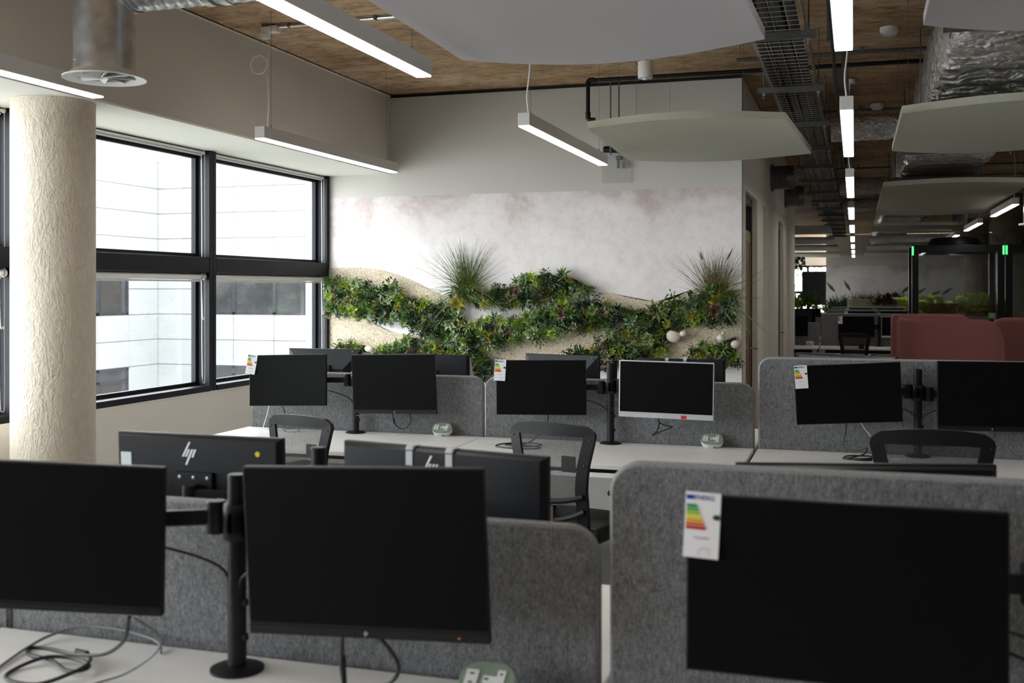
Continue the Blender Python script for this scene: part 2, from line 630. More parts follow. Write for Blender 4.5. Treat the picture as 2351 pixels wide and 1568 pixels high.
fl = structure(G().span(-5.2, XR + .2, Y0 - .2, 40.2, -0.12, 0).obj('floor', M['carpet']))
ce = structure(G().span(-5.2, XR + .2, Y0 - .2, 40.2, CZ + .012, CZ + .3).obj('ceiling', M['ceiling']))
pm = G().box((0, 0, 0), (2.392, 1.192, 0.012)).mesh('formwork_panel', M['ceiling'])
for i in range(5):
    for j in range(15):
        x, y = XB + 0.02 + 1.2 + i * 2.4, 1.0 + j * 1.2
        if y > YB - 0.55 and x - 1.2 < XD:
            continue
        inst('formwork_panel', pm, ce, (x, y, CZ + .006))

# ---- window wall
wl = structure(G().span(XW - .25, XW, Y0, YB + 0.1, 0, 0.843).obj('wall_left', M['wall']))
G().span(XW - .25, XW - .02, Y0, YB + 0.1, SZ, CZ).obj('upper_wall', M['wall'], wl)
G().span(XW - .25, XW, YB + .1, YD, 0, 0.85).obj('lower_wall', M['wall'], wl)
G().span(XW - .25, XW, YB + .1, YD, 2.5, CZ).obj('upper_wall', M['wall'], wl)
G().span(XW - .25, XW, YD, 29.5, 0, CZ).obj('end_wall', M['wall'], wl)
G().span(XW - .25, XW, 36.5, 40, 0, CZ).obj('end_wall', M['wall'], wl)
G().span(XW - .25, XW, 29.5, 36.5, 0, .85).obj('end_wall', M['wall'], wl)
G().span(XW - .25, XW, 29.5, 36.5, 2.5, CZ).obj('end_wall', M['wall'], wl)
G().span(XW - .02, XW + .004, Y0, YB, 0.835, 0.846).obj('sill_edge', M['soffit'], wl)
# ledge casing along the wall beneath the sill
bk = structure(G().span(XB - .12, XB, Y0, YB, SZ + .012, CZ).obj('ceiling_bulkhead', M['wall_beige']))
G().span(XW - .02, XB, Y0, YB, SZ, SZ + .012).obj('soffit_board', M['soffit'], bk)
G().span(XB + .001, XB + .008, Y0, YB, CZ - .01, CZ - .002).obj('sealant_bead', M['soffit'], bk)

EDGE = [9.12, 7.195, 5.17, 3.2, 1.25, -0.7, -2.65]
for k in range(6):
    b_, a_ = EDGE[k], EDGE[k + 1]
    w = sempty('window_%d' % (k + 1), (XW, (a_ + b_) / 2, 0.843))
    L = b_ - a_
    h0, h1 = 0.0, SZ - 0.843
    t0, t1 = 1.741 - 0.843, 1.862 - 0.843
    hw = 0.045
    g0, g1 = -L / 2 + hw, L / 2 - hw
    if k == 0:
        g1 = L / 2 - 0.05
    # deep jambs
    G().span(-0.15, 0.0, -L / 2, g0, h0, h1, .004).obj('jamb', M['frame'], w)
    G().span(-0.15, 0.0, g1, L / 2 - .002, h0, h1, .004).obj('jamb', M['frame'], w)
    G().span(-0.15, -0.002, g0, g1, t0, t1, .006).obj('transom', M['frame'], w)
    G().span(-0.15, 0.006, g0, g1, h0, h0 + .045, .004).obj('sill', M['frame'], w)
    G().span(-0.15, -0.05, g0, g1, h1 - .03, h1, .003).obj('head', M['frame'], w)
    G().span(-.03, -.004, g0, g1, t0 + .05, t0 + .07, .002).obj('groove_bead', M['frame'], w)
    for za, zb in ((h0 + .045, t0), (t1, h1 - .03)):
        s = G()
        c = 0.028
        s.span(-.145, -.105, g0, g0 + c, za, zb, .002).span(-.145, -.105, g1 - c, g1, za, zb, .002)
        s.span(-.145, -.105, g0 + c, g1 - c, za, za + c, .002).span(-.145, -.105, g0 + c, g1 - c, zb - c, zb, .002)
        s.obj('sash', M['frame'], w)
        s = G()
        s.span(-.128, -.122, g0 + c, g1 - c, za + c, zb - c)
        s.obj('pane', M['glass'], w)
    # daylight portal in the opening
    if k < 6:
        ld = bpy.data.lights.new('window_portal', 'AREA')
        ld.shape = 'RECTANGLE'
        ld.size = L - .1
        ld.size_y = h1 - .1
        ld.energy = 1
        ld.cycles.is_portal = True
        lo = bpy.data.objects.new('window_portal', ld)
        COL.objects.link(lo)
        lo.location = (XW - .17, (a_ + b_) / 2, 0.843 + h1 / 2)
        lo.rotation_euler = (PI / 2, 0, -PI / 2)

# ---- mural wall
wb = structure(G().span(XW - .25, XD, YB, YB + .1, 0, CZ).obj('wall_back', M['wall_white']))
G().span(XW, XD - .001, YB - .004, YB, 0, 2.467).obj('mural_print', M['mural'], wb)
G().span(XB, XD, YB - .012, YB, CZ - .02, CZ).obj('shadow_gap', M['black_metal'], wb)

# ---- door wall
wd = structure(G().span(XD - .12, XD, YB + .1, 9.45, 0, 2.47).obj('wall_corridor', M['wall_warm']))
for a_, b_ in ((10.625, 11.3), (11.93, 13.6), (14.62, 15.38), (15.9, YD)):
    G().span(XD - .12, XD, a_, b_, 0, 2.47).obj('wall_pier', M['wall_warm'], wd)
G().span(XD - .12, XD, YB + .1, YD, 2.47, CZ).obj('wall_header', M['wall_warm'], wd)
G().span(XW, XD, YD - .1, YD, 0, CZ).obj('wall_return', M['wall_warm'], wd)
for k, (a_, b_) in enumerate(((9.45, 10.625), (13.6, 14.62))):
    d = sempty('door_%d' % (k + 1), (XD - .05, (a_ + b_) / 2, 0))
    L = (b_ - a_) / 2
    G().span(-.06, .0, L - .05, L, 0, 2.47).span(-.06, 0, -L, -L + .05, 0, 2.47).span(-.06, 0, -L, L, 2.40, 2.47).obj('door_frame', M['black_metal'], d)
    G().span(-.05, -.012, -L + .06, L - .06, 2.14, 2.165).obj('transom_bar', M['oak'], d)
    G().span(-.05, -.008, -L + .06, -L + .14, 0, 2.14).span(-.05, -.008, L - .14, L - .06, 0, 2.14).span(-.05, -.008, -L + .14, L - .14, 2.06, 2.14).obj('door_stile', M['oak'], d)
    G().span(-.045, -.016, -L + .14, L - .14, 0.0, 2.06).obj('door_leaf', M['oak'], d)
    G().span(-.035, -.028, -L + .06, L - .06, 2.165, 2.40).obj('overlight_pane', M['pod_glass'], d)
    h = G().cyl((-.012, L - .12, 1.06), (.055, L - .12, 1.06), .009).tube(crom([(.055, L - .12, 1.06), (.06, L - .16, 1.06), (.058, L - .26, 1.06)]), .009, 8)
    h.obj('lever_handle', M['chrome'], d, True)
for k, (a_, b_) in enumerate(((11.3, 11.93), (15.38, 15.9))):
    n = structure(G().span(XD - .12, XD - .10, a_, b_, 0, 2.47).obj('trim_%d' % (k + 1), M['wall_warm']))
    G().span(XD - .1, XD - .07, a_, a_ + .03, 0, 2.47).obj('black_edge_strip', M['black_metal'], n)

# ---- the other walls
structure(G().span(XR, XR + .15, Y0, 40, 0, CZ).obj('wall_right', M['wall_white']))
# window band lighting the far office from its left side
for k, (x, ya, yb, rz) in enumerate(((XW - .12, 29.5, 36.5, -PI / 2),)):
    w = sempty('window_%d' % (9 + k), (x, ya, .85))
    L = yb - ya
    n = 4
    g = G().span(-.04, .04, 0, L, 0, .06).span(-.04, .04, 0, L, .82, .92).span(-.04, .04, 0, L, 1.59, 1.65)
    for i in range(n + 1):
        y = L * i / n
        g.span(-.04, .04, max(0, y - .05), min(L, y + .05), 0, 1.65)
    g.obj('frame', M['frame'], w)
    for i in range(n):
        G().span(-.004, .004, L * i / n + .05, L * (i + 1) / n - .05, .06, 1.59).obj('pane', M['glass'], w)
    ld = bpy.data.lights.new('window_portal', 'AREA')
    ld.shape = 'RECTANGLE'
    ld.size, ld.size_y, ld.energy = L, 1.6, 1
    ld.cycles.is_portal = True
    lo = bpy.data.objects.new('window_portal', ld)
    COL.objects.link(lo)
    lo.location = (x + (-.1 if k == 0 else .1), (ya + yb) / 2, 1.67)
    lo.rotation_euler = (PI / 2, 0, rz)
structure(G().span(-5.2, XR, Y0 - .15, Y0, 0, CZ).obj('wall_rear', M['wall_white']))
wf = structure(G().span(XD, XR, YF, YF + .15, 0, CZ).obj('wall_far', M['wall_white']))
o = G().span(XD, XR, YF - .004, YF, 0, 2.39).obj('mural_print', M['mural'], wf)
fe = structure(G().span(-5.2, XD, 39, 39.15, 0, .75).obj('wall_end', M['wall']))
G().span(-5.2, XD, 39, 39.15, 2.45, CZ).obj('upper_wall', M['wall'], fe)
w = sempty('window_7', (-3.0, 39.0, 0.75))
fg = G().span(-2.1, 2.1, .02, .1, 0, .06).span(-2.1, 2.1, .02, .1, .72, .82).span(-2.1, 2.1, .02, .1, 1.64, 1.7)
for x in (-2.1, -1.35, -.6, .15, .68, 1.4, 2.04):
    fg.span(x, x + .08, .02, .1, 0, 1.7)
fg.obj('frame', M['frame'], w)
G().span(-2.1, 2.1, .055, .06, .06, 1.64).obj('pane', M['glass'], w)
# far right slot windows: pane glows to imitate daylight, solid wall behind
w = sempty('window_8', (5.0, 36.45, 0.6))
fg = G().span(-.3, .3, -.03, 0.02, 0, .05).span(-.3, .3, -.03, .02, .8, .9).span(-.3, .3, -.03, .02, 1.75, 1.8).span(-.3, -.25, -.03, .02, 0, 1.8).span(-.03, .03, -.03, .02, 0, 1.8).span(.25, .3, -.03, .02, 0, 1.8)
fg.obj('frame', M['frame'], w)
G().span(-.25, .25, .0, .01, .05, 1.75).obj('pane', emis('daylight_glow_pane', (0.75, 0.95, 0.45), 0.9), w)

# ---- round column by the windows
co = thing('round_column', 'thick round cream column with rough stippled render beside the windows', 'column', (-4.30, 5.04, 0))
G().lathe([(.224, 0), (.224, SZ - .001)], 64).obj('column_shaft', M['column'], co, True)
for x, y, r, lab in ((2.74, 22.2, .28, 'raw brown concrete column seen through the nearer glass pod'), (4.05, 22.2, .28, 'raw brown concrete column at the right edge of the far office'),
                     (2.9, 29.5, .3, 'dark concrete column far behind the leafy planters')):
    c_ = thing('concrete_column', lab, 'column', (x, y, 0))
    G().lathe([(r, 0), (r, CZ - .2), (r + .05, CZ - .1), (r + .06, CZ)], 32).obj('column_shaft', M['brown_column'], c_, True)

# ---- building across the courtyard
structure(G().span(-60, -5.5, -10, 70, -6.2, -6).obj('floor_courtyard', M['ground']))
bd = thing('office_building', 'white panel clad office block across the courtyard with dark ribbon windows', 'building', (-25, 34.9, -6))
PH, PW = 0.94, 1.68
zb0 = 0.70 + 6 - 6 * PH                       # panel joint heights relative to -6
G().span(-8, -.14, -18.5, 4, 0, 12.6).obj('wall_core', M['facade_joint'], bd)
G().span(-.14, 18.3, .14, 4, 0, 12.6).obj('wall_core', M['facade_joint'], bd)
pl = G().box((0, 0, 0), (.10, PW - .02, PH - .02), None, .008).mesh('cladding_panel', M['facade'])
pr = G().box((0, 0, 0), (PW - .02, .10, PH - .02), None, .008).mesh('cladding_panel', M['facade'])
ML = mat('facade_window_glass', (0.03, 0.03, 0.034), 0.1, var=0.4, vscale=0.8)


for r in range(0, 12):
    z = zb0 + PH * (r - 0) + PH / 2
    zz = z
    rel = r - 6            # row 6 starts at z=.70 world
    win_row = rel in (0, 1, -4, -3)
    for cidx in range(0, 11):
        if cidx < 9 and not (win_row and cidx >= 1) and z < 12.2:
            inst('cladding_panel', pl, bd, (-.07, -PW * (cidx + .5), zz))
        if not (win_row and cidx >= 1) and z < 12.2:
            inst('cladding_panel', pr, bd, (PW * (cidx + .5) - .15, .07, zz))
for rel in (0, -4):
    za = zb0 + PH * (6 + rel)
    for cidx in range(1, 11):
        y1, y0 = -PW * cidx, -PW * (cidx + 1)
        f = G().span(-.14, -.05, y0, y0 + .09, za, za + 2 * PH).span(-.14, -.05, y1 - .09, y1, za, za + 2 * PH).span(-.14, -.05, y0, y1, za, za + .1).span(-.14, -.05, y0, y1, za + 1.88 * .72, za + 1.88 * .72 + .1).span(-.14, -.05, y0, y1, za + 2 * PH - .1, za + 2 * PH).obj('window', M['facade_frame'], bd)
        G().span(-.13, -.10, y0 + .09, y1 - .09, za + .1, za + 2 * PH - .1).obj('pane', ML, f)
        G().span(-.10, -.085, y0 + .2, y1 - .35, za + .1, za + 1.88 * .72).obj('curtain', M['curtain'], f)
        if True:
            x0, x1 = PW * cidx - .15, PW * (cidx + 1) - .15
            f = G().span(x0, x0 + .07, .05, .14, za, za + 2 * PH).span(x1 - .07, x1, .05, .14, za, za + 2 * PH).span(x0, x1, .05, .14, za, za + .09).span(x0, x1, .05, .14, za + 1.88 * .75, za + 1.88 * .75 + .2).span(x0, x1, .05, .14, za + 2 * PH - .1, za + 2 * PH).obj('window', M['facade_frame'], bd)
            G().span(x0 + .07, x1 - .07, .10, .13, za + .09, za + 2 * PH - .1).obj('pane', ML, f)

# ================================================================ desks and dividers
XL = [-3.74, -2.1375, -0.535]        # left block: two 1.6 m desks
XRB = [-0.52, 1.08, 2.68]            # right block
ROWS = {'front': 2.36, 'middle': 6.22}
DT = 0.73                             # worktop height
DD = 0.80                             # worktop depth
ZL, ZR = 1.090, 1.238                 # divider tops


def make_desk(x0, x1, ydiv, near, label, group):
    """near=True: the side towards the camera of the divider"""
    s = -1 if near else 1
    yc = ydiv + s * (0.03 + DD / 2 + (.02 if near else 0))
    L = x1 - x0
    t = thing('desk', label, 'desk', ((x0 + x1) / 2, yc, 0), 0, group)
    G().box((0, 0, DT - .0125), (L - .006, DD, .025), None, .003).obj('worktop', M['desk'], t)
    G().box((0, -s * (DD / 2 - .06) * 0 + s * .1, DT - .06), (L - .12, .05, .06), None, .003).obj('beam', M['black_metal'], t)
    for e in (-1, 1):
        lg = G().box((e * (L / 2 - .06), .30, .34), (.05, .05, .68), None, .004).obj('leg', M['white_metal'], t)
        G().box((e * (L / 2 - .06), -.30, .34), (.05, .05, .68), None, .004).obj('leg', M['white_metal'], t)
        G().box((e * (L / 2 - .06), 0, .69), (.05, .65, .03), None, .003).obj('leg_rail', M['white_metal'], t)
    return t


def make_divider(x0, x1, y, ztop, label, group):
    L, h = x1 - x0, ztop - 0.62
    t = thing('desk_divider', label, 'divider', ((x0 + x1) / 2, y, 0.62), 0, group)
    out = rrect(L - .040, h - .016, .055, 8, 0, h / 2 - .008, (0, 1, 1, 0))
    inn = rrect(L - .024, h - .009, .062, 8, 0, h / 2 - .0045, (0, 1, 1, 0))
    G().prism(inn, -.0185, .0185).obj('felt_panel', M['felt'], t, True)
    path = [(L / 2 - .020, 0, 0)] + [(u, 0, v) for u, v in out][1:-1] + [(-L / 2 + .020, 0, 0)]
    G().tube(path, .0180, 8).obj('edge_piping', M['piping'], t, True)
    G().box((-L / 4, 0, -.03), (.05, .03, .10)).box((L / 4, 0, -.03), (.05, .03, .10)).obj('fixing_bracket', M['white_metal'], t)
    return t


pos = {('L', 0): 'beside the window column', ('L', 1): 'ending at the centre aisle'}
names = {'front': 'front bench', 'middle': 'middle bench'}
for rn, y in ROWS.items():
    for i in range(2):
        end = 'window end' if i == 0 else 'aisle end'
        for near in (True, False):
            make_desk(XL[i], XL[i + 1], y, near, 'white desk on the %s side of the %s, %s of the left block' % ('near' if near else 'far', names[rn], end), 'white bench desks')
        make_divider(XL[i], XL[i + 1], y, ZL, 'low grey felt divider on the %s, %s of the left block' % (names[rn], end), 'grey felt desk dividers')
    for i in range(2):
        end = 'nearer the aisle' if i == 0 else 'reaching past the right edge'
        for near in (True, False):
            make_desk(XRB[i], XRB[i + 1], y, near, 'white desk, %s side of right block %s, %s' % ('near' if near else 'far', names[rn], end), 'white bench desks')
        make_divider(XRB[i], XRB[i + 1], y, ZR, 'tall grey felt divider of the right block %s, %s' % (names[rn], end), 'grey felt desk dividers')

# ================================================================ monitors
def hp_mesh(size, m, name='maker_logo'):
    """four slanted bars of the rear badge"""
    k = size / 1240.0
    g = G()
    for (bx, by), (tx, ty), w in (((300, 975), (735, 185), 105), ((480, 975), (690, 575), 115), ((500, 1410), (890, 575), 120), ((890, 1000), (1075, 575), 115)):
        q = [(bx - w / 2, by), (bx + w / 2, by), (tx + w / 2, ty), (tx - w / 2, ty)]
        g.prism([((x - 690) * k, (800 - y) * k) for x, y in q], 0, -.0012, 'XZ')
    return g.mesh(name, m)


HP_BIG = hp_mesh(.066, M['badge'])
HP_SMALL = hp_mesh(.013, M['silver'])
HP_DARK = hp_mesh(.013, M['ink_grey'])
ENERG = text_mesh('ENERG', .0125, M['ink_blue'])
TINY = text_mesh('kWh/1000h', .006, M['ink_grey'])
BARS = []
for i, k in enumerate(['g1', 'g2', 'g3', 'y', 'o1', 'o2', 'r']):
    w = .018 + i * .0030
    BARS.append(G().prism([(0, 0), (w, 0), (w + .003, .003), (w, .006), (0, .006)], 0, -.0004).mesh('class_arrow', M['e_' + k]))
BLK = G().prism([(0, 0), (.005, .005), (.014, .005), (.014, -.005), (.005, -.005)], 0, -.0004).mesh('rating_arrow', M['ink'])
CARDP = []
n_ = 6
cw, chh = .066, .121
_g = G()
for i in range(n_ + 1):
    pass
_vs = []
for j in range(n_ + 1):
    v = j / n_
    for i in range(2):
        _vs.append(((i - .5) * cw, -.010 * v * v, -v * chh))
_vs2 = [(x, y + .0006, z) for x, y, z in _vs]
_f = []
N2 = len(_vs)
for j in range(n_):
    a = 2 * j
    _f += [(a, a + 1, a + 3, a + 2), (N2 + a, N2 + a + 2, N2 + a + 3, N2 + a + 1)]
    _f += [(a, a + 2, N2 + a + 2, N2 + a), (a + 1, N2 + a + 1, N2 + a + 3, a + 3)]
_f += [(0, N2, N2 + 1, 1), (N2 - 2, N2 - 1, 2 * N2 - 1, 2 * N2 - 2)]
CARD = G().tri(_vs + _vs2, _f).mesh('card', M['card'])


def energy_label(parent, loc, rot):
    o = inst('energy_label', CARD, parent, loc, rot)
    o['label'] = 'white paper energy label with coloured rating bars'
    q = lambda z: -.010 * (z / chh) ** 2 - .0009
    inst('flag', G().span(-.031, -.018, -.0004, 0, -.014, -.006).mesh('flag', M['ink_blue']), o, (0, q(.01), 0))
    inst('lettering', ENERG, o, (.002, q(.01), -.0105), (PI / 2, 0, 0))
    for i, b in enumerate(BARS):
        inst('class_arrow', b, o, (-.030, q(.024 + i * .0068), -.029 - i * .0068))
    inst('rating_arrow', BLK, o, (.018, q(.043), -.045))
    inst('lettering', TINY, o, (.0, q(.085), -.085), (PI / 2, 0, 0))
    inst('print_oval', G().tube([(.011 * math.cos(t * PI / 6), 0, .008 * math.sin(t * PI / 6)) for t in range(12)], .0005, 4, closed=True).mesh('print_oval', M['ink_grey']), o, (.006, q(.11), -.110))
    return o


def monitor(label, pos, size, yaw=0, tilt=0, roll=0, chin=.0, style='black', group='desk monitors', rear=False, logo=True, bevel_back=False):
    """pos = centre of the screen face; the face looks to -y in local space"""
    w, h = size
    t = thing('monitor', label, 'monitor', pos, 0, group)
    Mx = Euler((0, 0, R_(yaw))).to_matrix() @ Euler((-R_(tilt), 0, 0)).to_matrix() @ Euler((0, R_(roll), 0)).to_matrix()
    t.rotation_euler = Mx.to_euler()
    bz = M['black_plastic'] if style == 'black' else M['silver']
    G().box((0, .009, 0), (w, .018, h), None, .003, 2).obj('bezel', bz, t)
    e = .004 if style == 'black' else .006
    cz = chin / 2
    G().box((0, -.0008, cz), (w - 2 * e, .0016, h - chin - 2 * e)).obj('screen', M['screen'], t)
    if chin:
        G().box((0, -.001, -h / 2 + chin / 2 - .0005), (w - .002, .003, chin - .002), None, .001).obj('chin', bz, t)
        if logo:
            inst('maker_logo', HP_DARK if style == 'white' else HP_SMALL, t, (0, -.0027, -h / 2 + chin / 2))
        if logo:
            G().box((w * .38, -.003, -h / 2 + chin * .45), (.004, .001, .003)).obj('power_light', M['orange_dot'], t)
    # rear housing
    bw, bh = w * .95, h * .94
    g = G()
    if bevel_back:
        a = [(-w / 2 + .004, h / 2 - .004), (w / 2 - .004, h / 2 - .004), (w / 2 - .004, -h / 2 + .004), (-w / 2 + .004, -h / 2 + .004)]
        b = [(-w * .28, h * .5 - .13), (w * .28, h * .5 - .13), (w * .28, -h * .42), (-w * .28, -h * .42)]
        d1 = .058
    else:
        a = [(-w / 2 + .004, h / 2 - .004), (w / 2 - .004, h / 2 - .004), (w / 2 - .004, -h / 2 + .004), (-w / 2 + .004, -h / 2 + .004)]
        b = [(-bw / 2, bh / 2), (bw / 2, bh / 2), (bw / 2, -bh / 2), (-bw / 2, -bh / 2)]
        d1 = .032
    g.tri([(x, .018, z) for x, z in a] + [(x, d1, z) for x, z in b], [(0, 1, 2, 3), (7, 6, 5, 4)] + [(i, i + 4, (i + 1) % 4 + 4, (i + 1) % 4) for i in range(4)])
    g.obj('rear_housing', M['rear_plastic'] if style == 'black' else M['silver'], t)
    pl_ = G().box((0, d1 + .006, 0), (.12, .012, .12), None, .002).obj('mount_plate', M['black_metal'], t)
    if rear:
        inst('rear_badge', HP_BIG, t, (.02, d1 + .0005, h / 2 - .052), (0, 0, PI))
        for sx in (-1, 0, 1):
            G().lathe([(.005, 0), (.005, .002), (0, .0025)], 10, (sx * .045, d1 + .012, .045), Euler((-PI / 2, 0, 0)).to_matrix()).obj('screw', M['screw'], pl_)
    t['d1'] = d1
    return t


W23 = (.522, .3142)
W24, W10, W27 = (.54, .325), (.532, .358), (.612, .362)
MON = {}
MON['f1'] = monitor('black monitor cropped by the left edge, turned right, above coiled cables', (-1.679, 1.928, 1.081), W24, 14.7, -3.0, 2.0, .016, logo=False)
MON['f2'] = monitor('large black monitor in the front with small silver maker logo on its chin', (-.974, 2.053, 1.068), W10, 3.8, -2.2, -1.8, .022)
MON['f3'] = monitor('large black foreground monitor at right with energy label on its top left corner', (-.024, 2.054, 1.063), (.5605, .3316), .2, 1.1, .2)
MON['m1'] = monitor('black monitor nearest the windows on the middle bench, energy label hanging at its left', (-3.33, 5.945, 1.058), W23, 1.4, 3.3, -1.8)
MON['m2'] = monitor('black monitor with chin logo left of the first sage socket', (-2.639, 5.988, 1.048), W10, 2.6, -3.6, -1.3, .022)
MON['m3'] = monitor('black monitor with energy label behind the second mesh chair', (-1.718, 5.98, 1.054), W23, 7.2, 1.8, -.8)
MON['m4'] = monitor('silver framed monitor with white chin and small red sticker', (-.990, 5.93, 1.064), W23, .5, -.1, .8, .024, 'white')
MON['m5'] = monitor('tilted black monitor with energy label on the tall grey divider', (-.035, 5.93, 1.0716), (.535, .3144), 5.8, -4.5, -3.2)
MON['m6'] = monitor('black monitor cropped by the right edge above the third chair', (.671, 6.06, 1.066), W10, 8.0, 1.9, 0, .022)
G().box((.10, -.003, -.3142 / 2 + .012), (.03, .001, .018)).obj('asset_sticker', M['red_dot'], MON['m4'])
energy_label(MON['f3'], (-.5605 / 2 + .032, -.003, .3316 / 2 + .004), (0, R_(2), 0))
energy_label(MON['m1'], (-.522 / 2 + .026, -.003, .3142 / 2 + .003), (0, R_(8), 0))
energy_label(MON['m3'], (-.522 / 2 + .028, -.003, .3142 / 2 + .003), (0, R_(3), 0))
energy_label(MON['m5'], (-.535 / 2 + .034, -.003, .3144 / 2 + .002), (0, R_(-1), 0))

# monitors seen from behind (on the far side of each bench): local face turned to +y
MON['b1'] = monitor('rear of black monitor with chrome badge, yellow dot and pale sticker', (-1.785, 2.70, 1.04), W24, 180, 2, 0, rear=True)
MON['b2'] = monitor('rear of black monitor with two tape strips over its top edge', (-1.005, 2.60, 1.03), W27, 169, 0, 0, rear=True)
MON['b3'] = monitor('rear of black monitor just showing above the tall front divider', (.02, 2.73, 1.02), W27, 195, 0, 0)
MON['b4'] = monitor('rear of black monitor with sloping back nearest the windows behind the middle divider', (-3.41, 6.62, 1.055), W24, 180, 3, 0, bevel_back=True)
MON['b5'] = monitor('rear of black monitor half hidden, left of the gap between the two low dividers', (-2.65, 6.62, 1.03), W24, 180, 0, 0)
MON['b6'] = monitor('rear of black monitor with sloping back and orange dot right of the low divider gap', (-1.75, 6.60, 1.045), W24, 163, 2, 0, bevel_back=True)
MON['b7'] = monitor('rear of black monitor with tape strips behind the silver monitor', (-1.014, 6.62, 1.032), W24, 180, 0, 0)
MON['b8'] = monitor('rear of black monitor peeping over the tall divider before the red sofas', (-.04, 6.55, 1.060), W27, 152, 0, 0)
# stickers (rear view: local +x is on the viewer's left)
d1 = MON['b1']['d1']
G().lathe([(.0075, 0), (.0075, .0016), (0, .0018)], 16, (-.20, d1 - .0002, .118), Euler((-PI / 2, 0, 0)).to_matrix()).obj('sticker_dot', M['yellow_dot'], MON['b1'])
G().box((.232, d1 + .0005, .085), (.036, .002, .042), None, .0008).obj('sticker', M['e_g1'] if False else mat('pale_sticker', (.62, .70, .68), .5), MON['b1'])
for key, xs in (('b2', (.085, -.035)), ('b7', (.08, -.03))):
    hh = MON[key]['label'] and (.362 if key == 'b2' else .325)
    for x in xs:
        G().box((x, .010, hh / 2 + .0008), (.020, .026, .0016)).box((x, .0335, hh / 2 - .030), (.020, .002, .036)).box((x, .027, hh / 2 - .006), (.020, .014, .014), Euler((R_(40), 0, 0)).to_matrix()).obj('tape_strip', mat('clear_tape', (.55, .56, .60), .3), MON[key])
energy_label(MON['b2'], (-.612 / 2 - .0 + .03, -.003, .06), (0, 0, 0))
energy_label(MON['b5'], (-.54 / 2 - .003 + .03, -.003, .14), (0, R_(6), 0))
for key, x in (('b4', -.21), ('b6', -.23)):
    G().box((x, .028, .148), (.010, .008, .008), None, .003).obj('sticker_dot', M['orange_dot'], MON[key])
for key in ('b4', 'b6', 'b7'):
    inst('rear_badge', HP_BIG, MON[key], (.0, MON[key]['d1'] * .8, .06), (R_(20) if key != 'b7' else 0, 0, PI))


# ================================================================ monitor arms
def arm_set(label, px, py, ztop, keys, za=None, extra=None):
    t = thing('monitor_stand', label, 'monitor stand', (px, py, DT), 0, 'dual monitor stands')
    s = Vector((px, py, DT))
    G().lathe([(.062, 0), (.062, .006), (.05, .011), (.024, .014)], 28).obj('base_disc', M['black_metal'], t, True)
    G().lathe([(.0215, .012), (.0215, ztop - DT - .003), (.019, ztop - DT)], 20).obj('pole', M['black_metal'], t, True)
    for zz in (.08, .16):
        G().box((.024, -.004, zz), (.012, .016, .018), None, .003).obj('cable_clip', M['black_plastic'], t)
    for key in keys:
        m = MON[key]
        d1 = m['d1']
        R3 = m.rotation_euler.to_matrix()
        tgt = Vector(m.location) + R3 @ Vector((0, d1 + .012, 0)) - s
        z = tgt.z
        sg = 1 if tgt.x > 0 else -1
        out = R3 @ Vector((0, 1, 0))
        c = Vector((0, 0, z))
        G().lathe([(.030, -.035), (.033, -.03), (.033, .03), (.030, .035)], 18, c).obj('collar', M['black_plastic'], t, True)
        k1 = Vector((sg * .055, 0, z))
        elbow = Vector((tgt.x * .985, max(min(tgt.y + .05, .04), -.14) if out.y > 0 else min(max(tgt.y - .05, -.03), .15), z))
        G().lathe([(.022, -.038), (.024, -.034), (.024, .034), (.02, .038)], 14, k1).obj('arm_joint', M['black_plastic'], t, True)
        a = (elbow - k1)
        if a.length > .03:
            ang = math.atan2(a.y, a.x)
            G().box(k1 + a / 2, (a.length, .022, .036), Euler((0, 0, ang)).to_matrix(), .004).obj('arm_link', M['black_metal'], t)
        G().lathe([(.02, -.03), (.022, -.026), (.022, .026), (.018, .03)], 14, elbow).obj('arm_joint', M['black_plastic'], t, True)
        b = tgt - elbow
        if b.length > .01:
            G().box(elbow + b / 2, (b.length, .026, .03), Euler((0, 0, math.atan2(b.y, b.x))).to_matrix(), .003).obj('tilt_head', M['black_metal'], t)
        # cable looped under the arm
        G().tube(crom([tgt + Vector((0, 0, -.05)), elbow + Vector((0, -.01, -.05)), k1 * .5 + elbow * .5 + Vector((0, -.015, -.055)), k1 + Vector((-sg * .02, -.02, -.11)), Vector((sg * .010, -.008, z - .19))], 6), .0035, 6).obj('tied_cable', M['rubber'], t, True)
    return t


arm_set('black pole and dual arms between the two front monitors', -1.372, 2.215, 1.186, ('f1', 'f2'))
arm_set('black pole and dual arms of the right foreground monitor, at the right edge', .375, 2.235, 1.186, ('f3',))
arm_set('black pole and dual arms beside the first mesh chair on the middle bench', -2.945, 6.105, 1.198, ('m1', 'm2'))
arm_set('black pole and dual arms left of the silver framed monitor', -1.340, 6.115, 1.195, ('m3', 'm4'))
arm_set('black pole and dual arms in front of the tall middle divider', .318, 6.13, 1.195, ('m5', 'm6'))
arm_set('black pole behind the front divider between the two rear facing monitors', -1.395, 2.66, 1.186, ('b1', 'b2'))
arm_set('black pole behind the tall front divider', .42, 2.56, 1.17, ('b3',))
arm_set('black pole behind the middle divider near the windows', -3.02, 6.36, 1.14, ('b4', 'b5'))
arm_set('black pole behind the middle divider, close to the other pole', -1.375, 6.36, 1.195, ('b6', 'b7'))
arm_set('black pole behind the tall middle divider', .35, 6.40, 1.17, ('b8',))


